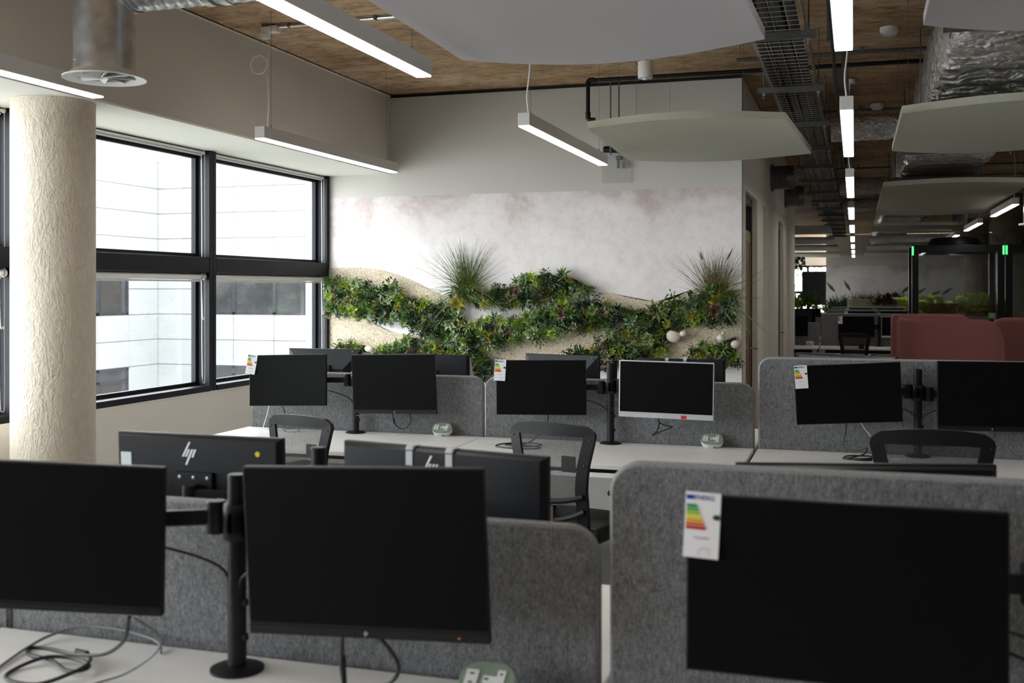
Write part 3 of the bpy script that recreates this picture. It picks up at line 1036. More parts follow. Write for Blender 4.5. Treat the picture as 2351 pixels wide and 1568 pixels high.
# ================================================================ sockets on the desks
def socket_unit(label, x, y):
    t = thing('power_socket', label, 'power socket', (x, y, DT), 0, 'oval desk sockets')
    tilt = Euler((R_(38), 0, 0)).to_matrix().to_4x4()
    tilt.translation = Vector((0, 0, .046))
    out = rrect(.125, .085, .0424, 10)
    g = G()
    lv = []
    for k, (sc, z) in enumerate(((.80, -.040), (.97, -.028), (1.0, -.008), (.99, .0))):
        lv.append([g.bm.verts.new(tilt @ Vector((u * sc, v * sc, z))) for u, v in out])
    for a, b in zip(lv[:-1], lv[1:]):
        for i in range(len(out)):
            j = (i + 1) % len(out)
            g.bm.faces.new((a[i], a[j], b[j], b[i]))
    g.bm.faces.new(lv[0][::-1]); g.bm.faces.new(lv[-1])
    g.obj('body', M['socket'], t, True)
    g = G().prism([(u * .985, v * .985) for u, v in out], 0, .006, 'XY', tilt)
    face = g.obj('top_face', M['sage_plastic'], t, True)
    G().prism([(-.048, -.020), (-.020, -.020), (-.020, .020), (-.048, .020)], .006, .0085, 'XY', tilt).obj('usb_plate', M['socket'], t)
    G().prism([(.022, -.024), (.040, -.024), (.040, .024), (.022, .024), (.022, .008), (-.008, .008), (-.008, -.008), (.022, -.008)], .006, .0085, 'XY', tilt).obj('mains_plate', M['socket'], t)
    for u, v, a, b in ((-.034, .010, .010, .004), (-.034, -.011, .010, .004), (.031, .014, .005, .005), (.031, -.014, .005, .005), (.000, 0, .010, .0045)):
        G().prism([(u - a / 2, v - b / 2), (u + a / 2, v - b / 2), (u + a / 2, v + b / 2), (u - a / 2, v + b / 2)], .0085, .0090, 'XY', tilt).obj('contact_slot', M['ink'], t)
    G().box((0, -.030, .006), (.03, .02, .012), None, .002).obj('foot', M['ink_grey'], t)
    return t


socket_unit('sage green oval socket on the middle bench below the gap in the dividers', -2.385, 6.135)
socket_unit('sage green oval socket on the middle bench right of the silver monitor', -.765, 6.135)
socket_unit('sage green oval socket at the bottom edge on the front desk', -.752, 2.20)
socket_unit('sage green oval socket cut off by the right picture edge', .90, 6.13)

# ================================================================ task chairs
def chair_halfwidth(z):
    pts = [(.44, .165), (.50, .19), (.60, .192), (.70, .188), (.80, .200), (.88, .218), (.93, .228), (.955, .222), (.975, .19)]
    if z <= pts[0][0]:
        return pts[0][1]
    for (a, b), (c, d) in zip(pts[:-1], pts[1:]):
        if z <= c:
            return b + (d - b) * (z - a) / (c - a)
    return pts[-1][1]


def back_y(x, z):
    return -.235 - .05 * math.sin((z - .45) / .55 * PI * .9) * .6 - .05 * max(0, z - .8) + .55 * x * x


def make_chair(label):
    t = thing('office_chair', label, 'chair', (0, 0, 0), 0, 'black mesh task chairs')
    # outline of the back
    right = [(chair_halfwidth(z), z) for z in (.44, .50, .56, .62, .68, .74, .80, .86, .90, .93, .95, .965)]
    top = [(.185, .978), (.12, .986), (.06, .990), (0, .991)]
    outl = right + top
    outl = outl + [(-x, z) for x, z in outl[-2::-1]]
    bw = .054

    def inner(x, z):
        zi = min(max(z, .475), .930)
        xi = math.copysign(max(0, min(abs(x), chair_halfwidth(zi)) - bw), x) if abs(x) > .001 else 0
        return (xi, zi if z > .5 else .475)
    inn = [inner(x, z) for x, z in outl]
    g = G()
    loops = []
    for loop, dy in ((outl, 0), (inn, .004), (inn, .022), (outl, .026)):
        loops.append([g.bm.verts.new((x, back_y(x, z) + dy, z)) for x, z in loop])
    n = len(outl)
    for a, b in zip(loops, loops[1:] + loops[:1]):
        for i in range(n):
            j = (i + 1) % n
            try:
                g.bm.faces.new((a[i], a[j], b[j], b[i]))
            except ValueError:
                pass
    g.obj('back_frame', M['black_plastic'], t, True, angle=60)
    # woven mesh
    g = G()
    zs = [.50 + i * .045 for i in range(11)]
    rows = []
    for z in zs:
        hw = max(.02, chair_halfwidth(z) - bw + .008)
        rows.append([g.bm.verts.new((hw * k / 6, back_y(hw * k / 6, z) + .012, z)) for k in range(-6, 7)])
    for a, b in zip(rows[:-1], rows[1:]):
        for i in range(12):
            g.bm.faces.new((a[i], a[i + 1], b[i + 1], b[i]))
    g.obj('back_mesh', M['chairmesh'], t, True)
    for z0, z1 in ((.655, .625), (.585, .535)):
        hw = chair_halfwidth(z0) - .012
        G().tube([(hw * k / 8, back_y(hw * k / 8, z0) - .004, z0 + (z1 - z0) * (1 - (k / 8) ** 2)) for k in range(-8, 9)], .014, 6).obj('lumbar_rib', M['black_plastic'], t, True)
    for sx in (-1, 1):
        for z in (.92, .80):
            x = sx * (chair_halfwidth(z) - .018)
            G().lathe([(.005, 0), (.005, .003), (0, .004)], 8, (x, back_y(x, z) + .001, z), Euler((PI / 2, 0, 0)).to_matrix()).obj('frame_screw', M['rubber'], t)
    G().box((.095, back_y(.1, .80) + .022, .80), (.075, .004, .075)).obj('care_tag', M['ink'], t)
    # spine, seat, arms
    G().tube(crom([(0, -.24, .60), (0, -.27, .50), (0, -.20, .42), (0, -.05, .40)]), [.03] * 18 + [.03], 8).obj('spine', M['black_plastic'], t, True)
    G().box((0, .02, .465), (.48, .47, .075), None, .034, 3).obj('seat', M['black_plastic'], t, True, angle=60)
    G().box((0, 0, .415), (.22, .24, .045), None, .01).obj('tilt_mechanism', M['black_metal'], t)
    for sx in (-1, 1):
        G().box((sx * .275, .0, .66), (.075, .25, .028), None, .012, 2).obj('arm_pad', M['black_plastic'], t, True)
        G().tube(crom([(sx * .20, .0, .43), (sx * .265, -.01, .45), (sx * .285, -.02, .52), (sx * .28, .0, .65)]), .017, 8).obj('arm_upright', M['black_plastic'], t, True)
    G().cyl((0, 0, .10), (0, 0, .40), .028, .022).obj('gas_lift', M['black_metal'], t, True)
    for k in range(5):
        a = 2 * PI * k / 5 + .3
        c, s_ = math.cos(a), math.sin(a)
        lg = G().tube([(0.02 * c, .02 * s_, .125), (.16 * c, .16 * s_, .11), (.30 * c, .30 * s_, .078)], [.03, .022, .016], 8).obj('base_leg', M['black_plastic'], t, True)
        G().cyl((.30 * c - .012 * s_, .30 * s_ + .012 * c, .029), (.30 * c + .012 * s_, .30 * s_ - .012 * c, .029), .028, None, 14).cyl((.30 * c, .30 * s_, .03), (.30 * c, .30 * s_, .085), .008).obj('castor', M['black_plastic'], lg, True)
    return t


ch0 = make_chair('black mesh office chair at the second pole of the middle bench, most fully seen')
ch0.location = (-1.31, 5.16, .0)
ch0.rotation_euler = (0, 0, R_(-14))
ch = place_copy(ch0, (-2.735, 5.33, 0), R_(-15), 'black mesh office chair nearest the windows, pushed up to the middle bench')
ch.scale = (.975, .975, .965)
ch = place_copy(ch0, (.285, 4.95, .0), R_(3), 'black mesh office chair before the tall divider of the middle bench')
ch.scale = (1.06, 1.06, 1.06)
place_copy(ch0, (-.02, 16.6, 0), R_(3), 'distant black mesh office chair with both armrests at the far bench')


# ================================================================ loose cables
def cable(label, pts, r=.0035, m='rubber', plug=None, k=8):
    t = thing('cable', label, 'cable', pts[0], 0, 'loose desk cables')
    P = [Vector(p) - Vector(pts[0]) for p in pts]
    G().tube(crom(P, k), r, 6).obj('cable_run', M[m], t, True)
    if plug:
        a, b = Vector(plug[0]) - Vector(pts[0]), Vector(plug[1]) - Vector(pts[0])
        G().cyl(a, b, .007, .006, 10).obj('plug', M['black_plastic'], t, True)
    return t


zc = DT + .004
cable('black cable coiled on the front desk at bottom left', [(-1.48, 1.965, .915), (-1.52, 2.0, .85), (-1.65, 2.10, .775), (-1.79, 2.17, zc + .004), (-1.89, 2.195, zc), (-1.935, 2.185, zc), (-1.90, 2.145, zc), (-1.81, 2.115, zc + .006), (-1.735, 2.075, zc + .003), (-1.69, 2.075, zc + .008),
       (-1.70, 2.11, zc + .008), (-1.77, 2.135, zc + .008), (-1.83, 2.115, zc + .01), (-1.86, 2.05, zc), (-1.83, 1.995, zc), (-1.74, 1.99, zc), (-1.69, 2.06, zc + .013), (-1.705, 2.12, zc + .014), (-1.745, 2.16, zc + .012)], .0044, 'rubber', ((-1.745, 2.16, zc + .013), (-1.785, 2.17, zc + .013)))
cable('thin grey cable looping over the front desk at left', [(-1.47, 1.965, .915), (-1.455, 2.03, .86), (-1.50, 2.09, .80), (-1.57, 2.08, .748), (-1.617, 2.04, zc), (-1.65, 1.95, zc), (-1.70, 1.80, zc)], .0026, 'grey_cable')
cable('grey cable arching along the divider foot at left', [(-1.86, 1.90, zc), (-1.906, 2.057, zc), (-1.938, 2.18, zc + .002), (-1.93, 2.265, .745), (-1.87, 2.305, .757), (-1.78, 2.31, .758), (-1.70, 2.305, .752), (-1.64, 2.29, .744), (-1.603, 2.25, zc)], .0034, 'grey_cable')
cable('black cable loop with plug under the large front monitor', [(-1.03, 2.075, .895), (-1.04, 2.09, .86), (-1.045, 2.1, .80), (-1.03, 2.1, .757), (-.99, 2.1, .757), (-.93, 2.1, .79), (-.91, 2.09, .83), (-.935, 2.08, .875), (-.96, 2.075, .895)], .0048, 'rubber', ((-1.044, 2.1, .835), (-1.04, 2.1, .775)))
cable('thin cables dangling under the monitor nearest the windows', [(-3.44, 6.08, .885), (-3.435, 6.1, .84), (-3.42, 6.1, .79), (-3.36, 6.09, .76), (-3.33, 6.08, .80), (-3.38, 6.06, .79), (-3.40, 6.02, zc + .02), (-3.36, 5.99, zc), (-3.30, 6.02, zc), (-3.33, 6.08, zc + .01), (-3.40, 6.04, zc + .01)], .003)
cable('white lead curving on the desk under the monitor nearest the windows', [(-3.53, 6.07, .885), (-3.55, 6.08, .82), (-3.54, 6.02, zc + .01), (-3.47, 5.97, zc), (-3.36, 5.98, zc), (-3.28, 6.02, zc)], .0022, 'white_cable')
cable('black looped cable with plug under the second monitor', [(-2.66, 6.01, .872), (-2.66, 6.03, .84), (-2.655, 6.05, .80), (-2.63, 6.06, .775), (-2.59, 6.06, .78), (-2.555, 6.05, .82), (-2.545, 6.02, .872)], .0036, 'rubber', ((-2.66, 6.035, .835), (-2.658, 6.045, .805)))
cable('grey cable drooping from the first pole to the desk', [(-2.93, 6.08, .84), (-2.85, 6.10, .838), (-2.75, 6.12, .82), (-2.68, 6.13, .79), (-2.65, 6.13, .76), (-2.67, 6.12, zc)], .003, 'grey_cable')
cable('black flex coiled flat on the desk seen through the second chair', [(-1.72, 6.13, .885), (-1.72, 6.12, .84), (-1.75, 6.05, .77), (-1.80, 5.95, zc), (-1.90, 5.90, zc), (-1.86, 5.84, zc), (-1.74, 5.84, zc), (-1.69, 5.90, zc + .004), (-1.78, 5.95, zc + .004), (-1.90, 5.88, zc + .005), (-1.93, 5.80, zc), (-1.84, 5.75, zc), (-1.70, 5.76, zc), (-1.68, 5.83, zc), (-1.80, 5.86, zc + .004)], .0042)
cable('black zig zag cable with white plug under the silver monitor', [(-1.06, 6.10, .885), (-1.06, 6.12, .855), (-1.075, 6.13, .81), (-1.10, 6.13, .785), (-1.05, 6.13, .81), (-.985, 6.12, .838), (-1.02, 6.12, .845), (-1.06, 6.12, .86)], .004)
cable('black cable bundle on the desk under the tilted monitor', [(-.045, 6.07, .90), (-.05, 6.08, .84), (-.06, 6.08, .79), (-.04, 6.06, .76), (.02, 6.02, .768), (.06, 6.0, .785), (.045, 5.97, zc + .02), (-.02, 5.96, zc), (-.06, 5.93, zc), (-.02, 5.90, zc), (.08, 5.92, zc + .008), (.07, 5.97, zc + .01), (-.03, 5.97, zc + .008), (-.05, 5.91, zc + .004), (.03, 5.885, zc), (.08, 5.895, zc)], .0042, 'rubber', ((.045, 5.888, zc + .004), (.085, 5.897, zc + .004)))
cable('white lead hanging down behind the third chair', [(.03, 6.07, .905), (.06, 6.07, .86), (.12, 6.06, .79), (.16, 6.03, zc), (.22, 5.98, zc), (.30, 6.0, zc)], .0022, 'white_cable')
cable('black cable pair under the right edge monitor', [(.50, 6.09, .885), (.51, 6.11, .85), (.56, 6.12, .80), (.64, 6.12, .80), (.68, 6.10, .85), (.69, 6.09, .885)], .0036)
cable('black cable hooked behind the right foreground pole', [(.10, 2.30, .98), (.22, 2.30, .93), (.32, 2.28, .90), (.36, 2.26, .86), (.37, 2.26, .80)], .004)

# ================================================================ pendant lights
def make_pendant():
    t = thing('pendant_light', 'x', 'light', (0, 0, 2.55), 0, 'linear pendant lights')
    L, w, h = 2.05, .07, .078
    g = G().span(-w / 2, w / 2, 0, L, .004, h, .002)
    g.obj('housing', M['white_metal'], t)
    G().span(-w / 2 + .003, w / 2 - .003, .003, L - .003, -.002, .006).obj('diffuser', M['lamp'], t)
    for y in (.14, L - .14):
        G().cyl((0, y, h), (0, y, h + .03), .004, .003, 8).cyl((0, y, h + .02), (0, y, CZ - 2.554), .0012, None, 5).obj('suspension_wire', M['zinc'], t)
    G().tube(crom([(0, .10, h), (-.01, .10, h + .12), (.005, .11, h + .3), (-.008, .10, h + .55), (0, .10, CZ - 2.55 - .03)]), .005, 6).obj('power_flex', M['white_cable'], t, True)
    G().lathe([(.045, -.03), (.045, 0)], 16, (0, .10, CZ - 2.55)).obj('ceiling_rose', M['white_plastic'], t)
    return t


LY = [2.38 + 3.55 * k for k in range(-1, 9)]
ords = ['nearest', 'second', 'third', 'fourth', 'fifth', 'sixth', 'seventh', 'eighth', 'ninth', 'tenth']
LX = {'window': -3.515, 'left': -1.805, 'corridor': -.042, 'right': 1.685}
p0 = None
for row, x in LX.items():
    for k, y in enumerate(LY):
        if row in ('window', 'left') and y > 7.5:
            continue
        if row == 'right' and y > 28:
            continue
        vis = {'window': 'white pendant strip in the row along the windows, %s', 'left': 'white pendant strip over the left block desks, %s', 'corridor': 'white pendant strip over the corridor, %s', 'right': 'white pendant strip in the far right row, %s'}[row]
        order = [yy for yy in LY if yy > (-2 if row in ('window', 'left', 'corridor') else 3)]
        idx = LY.index(y)
        lab = vis % ('behind the camera' if idx == 0 else ('%s from the camera' % ords[idx - 1]))
        if p0 is None:
            p0 = make_pendant()
            p0.location = (x, y, 2.55)
            p0['label'] = lab
        else:
            c = copy_tree(p0)
            c.location = (x, y, 2.55)
            c['label'] = lab
for x, y, lab in ((-2.4, 9.75, 'unseen pendant strip added inside the first meeting room behind the oak door'), (-2.4, 13.3, 'unseen pendant strip added inside the second meeting room')):  # unseen lamps added to brighten the overlights above the doors
    c = copy_tree(p0)
    c.location = (x, y, 2.55)
    c['label'] = lab
# ceiling fitting, conduit and looped flex of the window row light
cx, cy = LX['window'], LY[2]
jx, jy = -3.72, 6.42
lamp_w = [o for o in bpy.data.objects if o.name.startswith('pendant_light') and abs(o.location.x - cx) < .01 and abs(o.location.y - cy) < .01][0]
for q in list(lamp_w.children):
    if q.name.startswith(('power_flex', 'ceiling_rose')):
        bpy.data.objects.remove(q)
lp = Vector((jx - cx, jy - cy, CZ - 2.55))
G().tube(crom([(0, .10, .078), (-.01, .13, .25), (-.06, .20, .42), (-.10, .27, .50), (-.115, .30, .56), (-.17, .42, .67), lp + Vector((-.03, 0, -.09))]), .0048, 6).obj('power_flex', M['white_cable'], lamp_w, True)
ring = [Vector((-.105 - .060 + .060 * math.cos(a * PI / 12), .27, .52 + .060 * math.sin(a * PI / 12))) for a in range(24)]
G().tube(ring, .004, 6, closed=True).obj('flex_loop', M['white_cable'], lamp_w, True)
t = thing('ceiling_junction', 'white ceiling plug fitting with steel conduit above the window row', 'fitting', (jx, jy, CZ))
G().box((0, 0, -.035), (.12, .07, .045), None, .01, 2).box((-.03, -.02, -.075), (.06, .05, .05), None, .012, 2).obj('plug_body', M['white_plastic'], t, True)
G().cyl((-.02, .0, -.0005), (-.02, 0, -.02), .045, None, 16).obj('conduit_box', M['zinc'], t, True)
t = thing('conduit_pipe', 'thin steel conduit running across the concrete ceiling', 'pipe', (jx + .02, jy, CZ - .018))
G().cyl((.02, 0, 0), (1.62, -.01, 0), .0125, None, 10).obj('conduit', M['galv'], t, True)
for x in (.12, .75, 1.0, 1.4):
    G().box((x, -.005, .002), (.02, .045, .03), None, .004).obj('saddle_clip', M['zinc'], t)

# ================================================================ acoustic rafts
def raft(label, x0, x1, ya, yb, m, z=2.65, bow_near=.16, bow_far=.22, skew=.06, group='acoustic ceiling rafts'):
    """panel with straight sides and bowed near and far edges"""
    xc, yc = (x0 + x1) / 2, (ya + yb) / 2
    t = thing('acoustic_raft', label, 'ceiling raft', (xc, yc, z), 0, group)
    n = 18
    near = [(x0 + (x1 - x0) * i / n - xc, ya - yc + bow_near * (1 - math.sin(PI * i / n))) for i in range(n + 1)]
    far = [(x0 - skew * (1 - i / n) + (x1 - x0 + skew) * i / n - xc, yb - yc - bow_far * (1 - math.sin(PI * (i / n) ** .9))) for i in range(n + 1)]
    G().prism(near + far[::-1], 0, .045, 'XY').obj('felt_panel', M[m], t)
    for sx in ((-.28, .28) if x0 < 0 else (-.47, .47)):
        for sy in (-.3, .3):
            px, py = (x1 - x0) * sx, (yb - ya) * sy
            G().cyl((px, py, .045), (px, py, CZ - z - .004), .0012, None, 5).obj('suspension_wire', M['zinc'], t)
    return t


raft('large white curved ceiling raft nearest the camera', -1.64, -.405, 2.6, 4.86, 'raft_white', bow_near=.2, bow_far=.27, skew=.05)
raft('sage green curved raft in front of the mural wall', -1.64, -.404, 6.575, 8.83, 'raft_sage', bow_near=.22, bow_far=.28, skew=.09)
raft('white curved raft at the top right corner', .25, 1.5, 2.6, 4.78, 'raft_white', bow_near=.2, bow_far=.25, skew=-.005)
raft('sage green curved raft at right below the foil duct', .263, 1.6, 6.49, 8.88, 'raft_sage', bow_near=.28, bow_far=.3, skew=0)
raft('long sage raft further back at right', .272, 1.64, 11.25, 16.15, 'raft_sage', bow_near=.25, bow_far=.3, skew=0)
raft('distant sage raft left of the corridor lights', -1.75, -.40, 18.8, 21.1, 'raft_sage', bow_near=.2, bow_far=.2, skew=0)
raft('distant sage raft right of the corridor lights', .285, 1.64, 18.5, 20.65, 'raft_sage', bow_near=.2, bow_far=.2, skew=0)
raft('distant white raft left of the corridor lights', -1.8, -.40, 23.0, 25.75, 'raft_white', bow_near=.2, bow_far=.2, skew=0)
raft('distant white raft right of the corridor lights', .29, 1.64, 22.8, 25.15, 'raft_white', bow_near=.2, bow_far=.2, skew=0)
raft('farther white raft on the left of the corridor', -1.8, -.40, 27.0, 30.0, 'raft_white', bow_near=.2, bow_far=.2, skew=0)
raft('farther white raft on the right of the corridor', .29, 1.64, 27.0, 30.0, 'raft_white', bow_near=.2, bow_far=.2, skew=0)
raft('last olive raft on the left before the far wall', -1.9, -.40, 32.4, 36.2, 'raft_sage', bow_near=.2, bow_far=.2, skew=0)
raft('last olive raft on the right before the far wall', .29, 2.2, 32.4, 36.2, 'raft_sage', bow_near=.2, bow_far=.2, skew=0)

# ================================================================ cable basket
tr = thing('cable_tray', 'wire basket cable tray full of black cables running down the corridor ceiling', 'cable tray', (-.405, 3.0, 3.0))
WR = .0019
TL, TW, TH = 27.0, .30, .10
g = G()
for x, z in [(-TW / 2 + TW * i / 4, 0) for i in range(5)] + [(-TW / 2, TH * .5), (TW / 2, TH * .5), (-TW / 2, TH), (TW / 2, TH)]:
    g.cyl((x, 0, z), (x, TL, z), WR, None, 5)
g.obj('long_wires', M['wire'], tr)
g = G()
y = .05
while y < TL:
    g.tube([(-TW / 2, y, TH), (-TW / 2, y, .02), (-TW / 2 + .02, y, 0), (TW / 2 - .02, y, 0), (TW / 2, y, .02), (TW / 2, y, TH)], WR, 4)
    y += .10
g.obj('cross_wires', M['wire'], tr)
for i, (x, z, r) in enumerate(((-.100, .036, .033), (-.034, .034, .031), (.034, .036, .033), (.102, .034, .031), (-.065, .085, .026), (.06, .088, .028))):
    pts = [(x + rnd.uniform(-.012, .012), yy, z + rnd.uniform(0, .006)) for yy in [TL * k / 20 for k in range(21)]]
    G().tube(pts, r, 8).obj('cable', M['rubber'], tr, True)
for k in range(16):
    y = 2.97 + k * 1.62 - .0
    if y > TL:
        break
    b = G().span(-.23, .21, y - .02, y + .02, -.048, -.008).obj('strut_bracket', M['zinc'], tr)
    for sx in (-.19, .17):
        G().cyl((sx, y, -.085), (sx, y, CZ - 3.004), .005, None, 6).obj('threaded_rod', M['zinc'], b)
        G().box((sx, y, -.054), (.02, .02, .012)).obj('nut', M['wire'], b)

# ================================================================ ducts
du = thing('ventilation_duct', 'galvanised spiral duct with round drop and white swirl diffuser by the windows', 'duct', (-3.18, 4.05, 2.55))
G().lathe([(.131, .03), (.131, .62)], 40).obj('drop_duct', M['galv'], du, True)
G().lathe([(.178, .0), (.178, .006), (.16, .012), (.135, .034), (.13, .034), (.128, .012), (.150, .004), (.178, 0)], 40, caps=False).obj('diffuser_ring', M['white_metal'], du, True)
G().lathe([(.006, .006), (.012, .02), (.006, .03)], 12).obj('hub', M['white_metal'], du)
for k in range(8):
    a = 2 * PI * k / 8
    G().box((.068 * math.cos(a), .068 * math.sin(a), .015), (.125, .04, .002), Euler((R_(35), 0, a)).to_matrix()).obj('vane', M['white_metal'], du)
G().lathe([(.127, .05), (.127, .052)], 32).obj('dark_throat', M['rubber'], du)
ax = Matrix.Rotation(R_(90), 3, 'Y')
seg = G()
pr_ = []
for k in range(25):
    x = .02 + k * .055
    pr_.append((.127, x))
    pr_.append((.1275, x + .04))
    pr_.append((.131, x + .046))
    pr_.append((.131, x + .051))
seg.lathe(pr_, 40, (0, .03, .43), ax)
seg.obj('spiral_duct', M['galv'], du, True, angle=50)
for x in (.12, .52, .60, 1.0):
    G().lathe([(.128, -.02), (.137, -.018), (.137, .018), (.128, .02)], 40, (x, .03, .43), ax).obj('joint_band', M['galv'], du, True)
for a in (.2, 2.2, 4.2):
    G().lathe([(.005, 0), (.005, .003), (0, .004)], 8, (.131 * math.cos(a), .131 * math.sin(a), .07), Matrix.Rotation(R_(90), 3, 'Y')).obj('screw', M['screw'], du)


def lumpy_box(x0, x1, y0, y1, z0, z1, ny, amp, seed):
    r = random.Random(seed)
    g = G()
    ring0 = rrect(x1 - x0, z1 - z0, .05, 3, (x0 + x1) / 2, (z0 + z1) / 2)
    # subdivide outline
    out = []
    for (a, b), (c, d) in zip(ring0, ring0[1:] + ring0[:1]):
        L = math.hypot(c - a, d - b)
        m = max(1, int(L / .055))
        for i in range(m):
            out.append((a + (c - a) * i / m, b + (d - b) * i / m))
    cx, cz = (x0 + x1) / 2, (z0 + z1) / 2
    rings = []
    for j in range(ny + 1):
        y = y0 + (y1 - y0) * j / ny
        seam = 1.0 if j % 7 else .965
        rings.append([g.bm.verts.new((cx + (u - cx) * seam + r.uniform(-amp, amp), y + r.uniform(-amp, amp), cz + (v - cz) * seam + r.uniform(-amp, amp) - .02 * math.sin(j * .9) * (v < cz))) for u, v in out])
    n = len(out)
    for a, b in zip(rings[:-1], rings[1:]):
        for i in range(n):
            g.bm.faces.new((a[i], a[(i + 1) % n], b[(i + 1) % n], b[i]))
    g.bm.faces.new(rings[0][::-1]); g.bm.faces.new(rings[-1])
    return g


fd = thing('foil_duct', 'large rectangular duct wrapped in crinkled silver foil above the right rafts', 'duct', (.85, 2.0, 2.86))
lumpy_box(-.39, .39, 0, 13.2, 0, .42, 190, .013, 3).obj('foil_wrap', M['foil'], fd, True, angle=60)
for y in (1.0, 3.4, 5.8, 8.2, 10.6, 12.8):
    b = G().span(-.46, .46, y - .02, y + .02, -.05, -.015).obj('strut_bracket', M['zinc'], fd)
    for sx in (-.43, .43):
        G().cyl((sx, y, -.08), (sx, y, CZ - 2.864), .005, None, 6).obj('threaded_rod', M['zinc'], b)
f2 = thing('foil_duct', 'second foil wrapped duct further down the corridor ceiling', 'duct', (.8, 17.0, 2.9))
lumpy_box(-.36, .36, 0, 16, 0, .38, 80, .014, 5).obj('foil_wrap', M['foil'], f2, True, angle=60)
for i, (y, x0, x1, lab) in enumerate(((9.95, -.2, .50, 'short foil wrapped branch duct crossing the corridor behind the pendants'), (15.6, -.2, .5, 'foil branch duct crossing the corridor further away'), (19.0, -.2, .5, 'small distant foil branch duct across the corridor'))):
    b = thing('branch_duct', lab, 'duct', (x0, y, 3.03), 0, 'foil branch ducts')
    r5 = random.Random(20 + i)
    rings = []
    g = G()
    n = 20
    for j in range(26):
        x = (x1 - x0) * j / 25
        rad = .115 * (.93 if j in (9, 18) else 1)
        rings.append([g.bm.verts.new((x, (rad + r5.uniform(-.006, .006)) * math.cos(2 * PI * k / n), (rad + r5.uniform(-.006, .006)) * math.sin(2 * PI * k / n))) for k in range(n)])
    for a, c in zip(rings[:-1], rings[1:]):
        for k in range(n):
            g.bm.faces.new((a[k], a[(k + 1) % n], c[(k + 1) % n], c[k]))
    g.bm.faces.new(rings[0][::-1]); g.bm.faces.new(rings[-1])
    g.obj('foil_wrap', M['foil'], b, True, angle=60)
# round duct stubs coming out of the corridor wall
for y, lab in ((12.4, 'dark round duct stub leaving the corridor wall above the first slot'), (14.9, 'dark round duct stub leaving the corridor wall above the second door')):
    b = thing('duct_stub', lab, 'duct', (XD, y, 2.86), 0, 'round duct stubs')
    G().lathe([(.13, 0), (.13, .16), (.137, .17), (.137, .19), (.13, .20), (.13, .25)], 28, (0, 0, 0), ax).obj('spiral_collar', M['zinc'], b, True)
    G().lathe([(.15, 0), (.15, .03)], 28, (0, 0, 0), ax).obj('wall_flange', M['zinc'], b, True)
# far right vertical duct and drum diffuser
b = thing('duct_drop', 'galvanised vertical duct drop hanging at the far right edge', 'duct', (1.93, 13.4, 2.35))
G().lathe([(.12, 0), (.12, 1.03)], 24).obj('drop_duct', M['galv'], b, True)
G().lathe([(.17, -.01), (.17, .01)], 24).obj('diffuser_ring', M['white_metal'], b, True)
G().lathe([(.14, 0), (.14, .9)], 24, (-.1, 0, .885), ax).obj('spiral_duct', M['galv'], b, True)
b = thing('duct_drop', 'small galvanised duct drop seen through the glass pod', 'duct', (2.1, 24.6, 2.35))
G().lathe([(.15, 0), (.15, CZ - 2.354)], 24).obj('drop_duct', M['galv'], b, True)
G().lathe([(.2, -.01), (.2, .01)], 24).obj('diffuser_ring', M['white_metal'], b, True)

# ================================================================ small ceiling items
b = thing('motion_sensor', 'white cylindrical motion sensor hanging under the concrete ceiling', 'sensor', (-1.33, 7.15, 3.02))
G().lathe([(.046, 0), (.050, .004), (.050, .108), (.048, .112)], 28).obj('sensor_body', M['white_plastic'], b, True)
G().lathe([(.0, -.012), (.014, -.009), (.022, 0), (.024, .004)], 18).obj('lens', M['socket'], b, True)
G().cyl((0, 0, .11), (0, 0, CZ - 3.02), .011).obj('drop_rod', M['rubber'], b)
b = thing('black_pipe', 'black pipe with elbows dropping from the ceiling onto the sage raft', 'pipe', (-2.10, 8.72, 3.02))
G().tube([(0, 0, .30), (0, 0, 0)], .017, 12).obj('drop_pipe', M['black_plastic'], b, True)
G().tube([(0, 0, .32), (1.5, 0, .32), (3.4, 0, .32)], .017, 12).obj('ceiling_pipe', M['black_plastic'], b, True)
for q in ([(0, 0, .27), (0, 0, .305), (.012, 0, .322), (.05, 0, .322)], [(0, 0, .06), (0, 0, .012), (.012, 0, -.006), (.06, 0, -.01)]):
    G().tube(q, .022, 12).obj('elbow', M['black_plastic'], b, True)
for x in (.185, .255):
    G().cyl((x, .02, .345), (x, .02, -.30), .006, None, 8).obj('hanger_rod', M['zinc'], b, True)
for x, y in ((-2.45, 7.0), (-1.05, 7.4), (-2.62, 4.6)):
    b = thing('ceiling_hook', 'small steel hook wire in the concrete ceiling %s' % {-2.45: 'left of the pendant', -1.05: 'right of the sensor', -2.62: 'beside the near pendant'}[x], 'hook', (x, y, CZ), 0, 'ceiling hook wires')
    G().tube(crom([(0, 0, 0), (.004, 0, -.08), (-.004, 0, -.14)]), .0015, 5).obj('hook_wire', M['zinc'], b)
    G().box((0, 0, -.10), (.012, .012, .018)).obj('wire_lock', M['zinc'], b)
# wall valve grille, seen beneath the sage raft
b = thing('wall_grille', 'white wire grille with valve and black pipe stub high on the mural wall', 'grille', (-1.95, YB, 2.585))
g = G()
for i in range(24):
    g.cyl((-.135 + i * .0117, -.012, -.06), (-.135 + i * .0117, -.012, .30), .0014, None, 4)
for z in (-.06, -.02, .02, .06, .30):
    g.cyl((-.137, -.012, z), (.137, -.012, z), .0014, None, 4)
g.obj('wire_screen', M['white_metal'], b)
G().cyl((-.10, -.03, .23), (.22, -.03, .21), .028, None, 12).obj('black_pipe_stub', M['black_plastic'], b, True)
G().box((.035, -.05, .15), (.05, .04, .03), None, .004).box((.03, -.05, .10), (.02, .02, .07)).box((.075, -.05, .085), (.014, .02, .045)).obj('valve', M['zinc'], b)
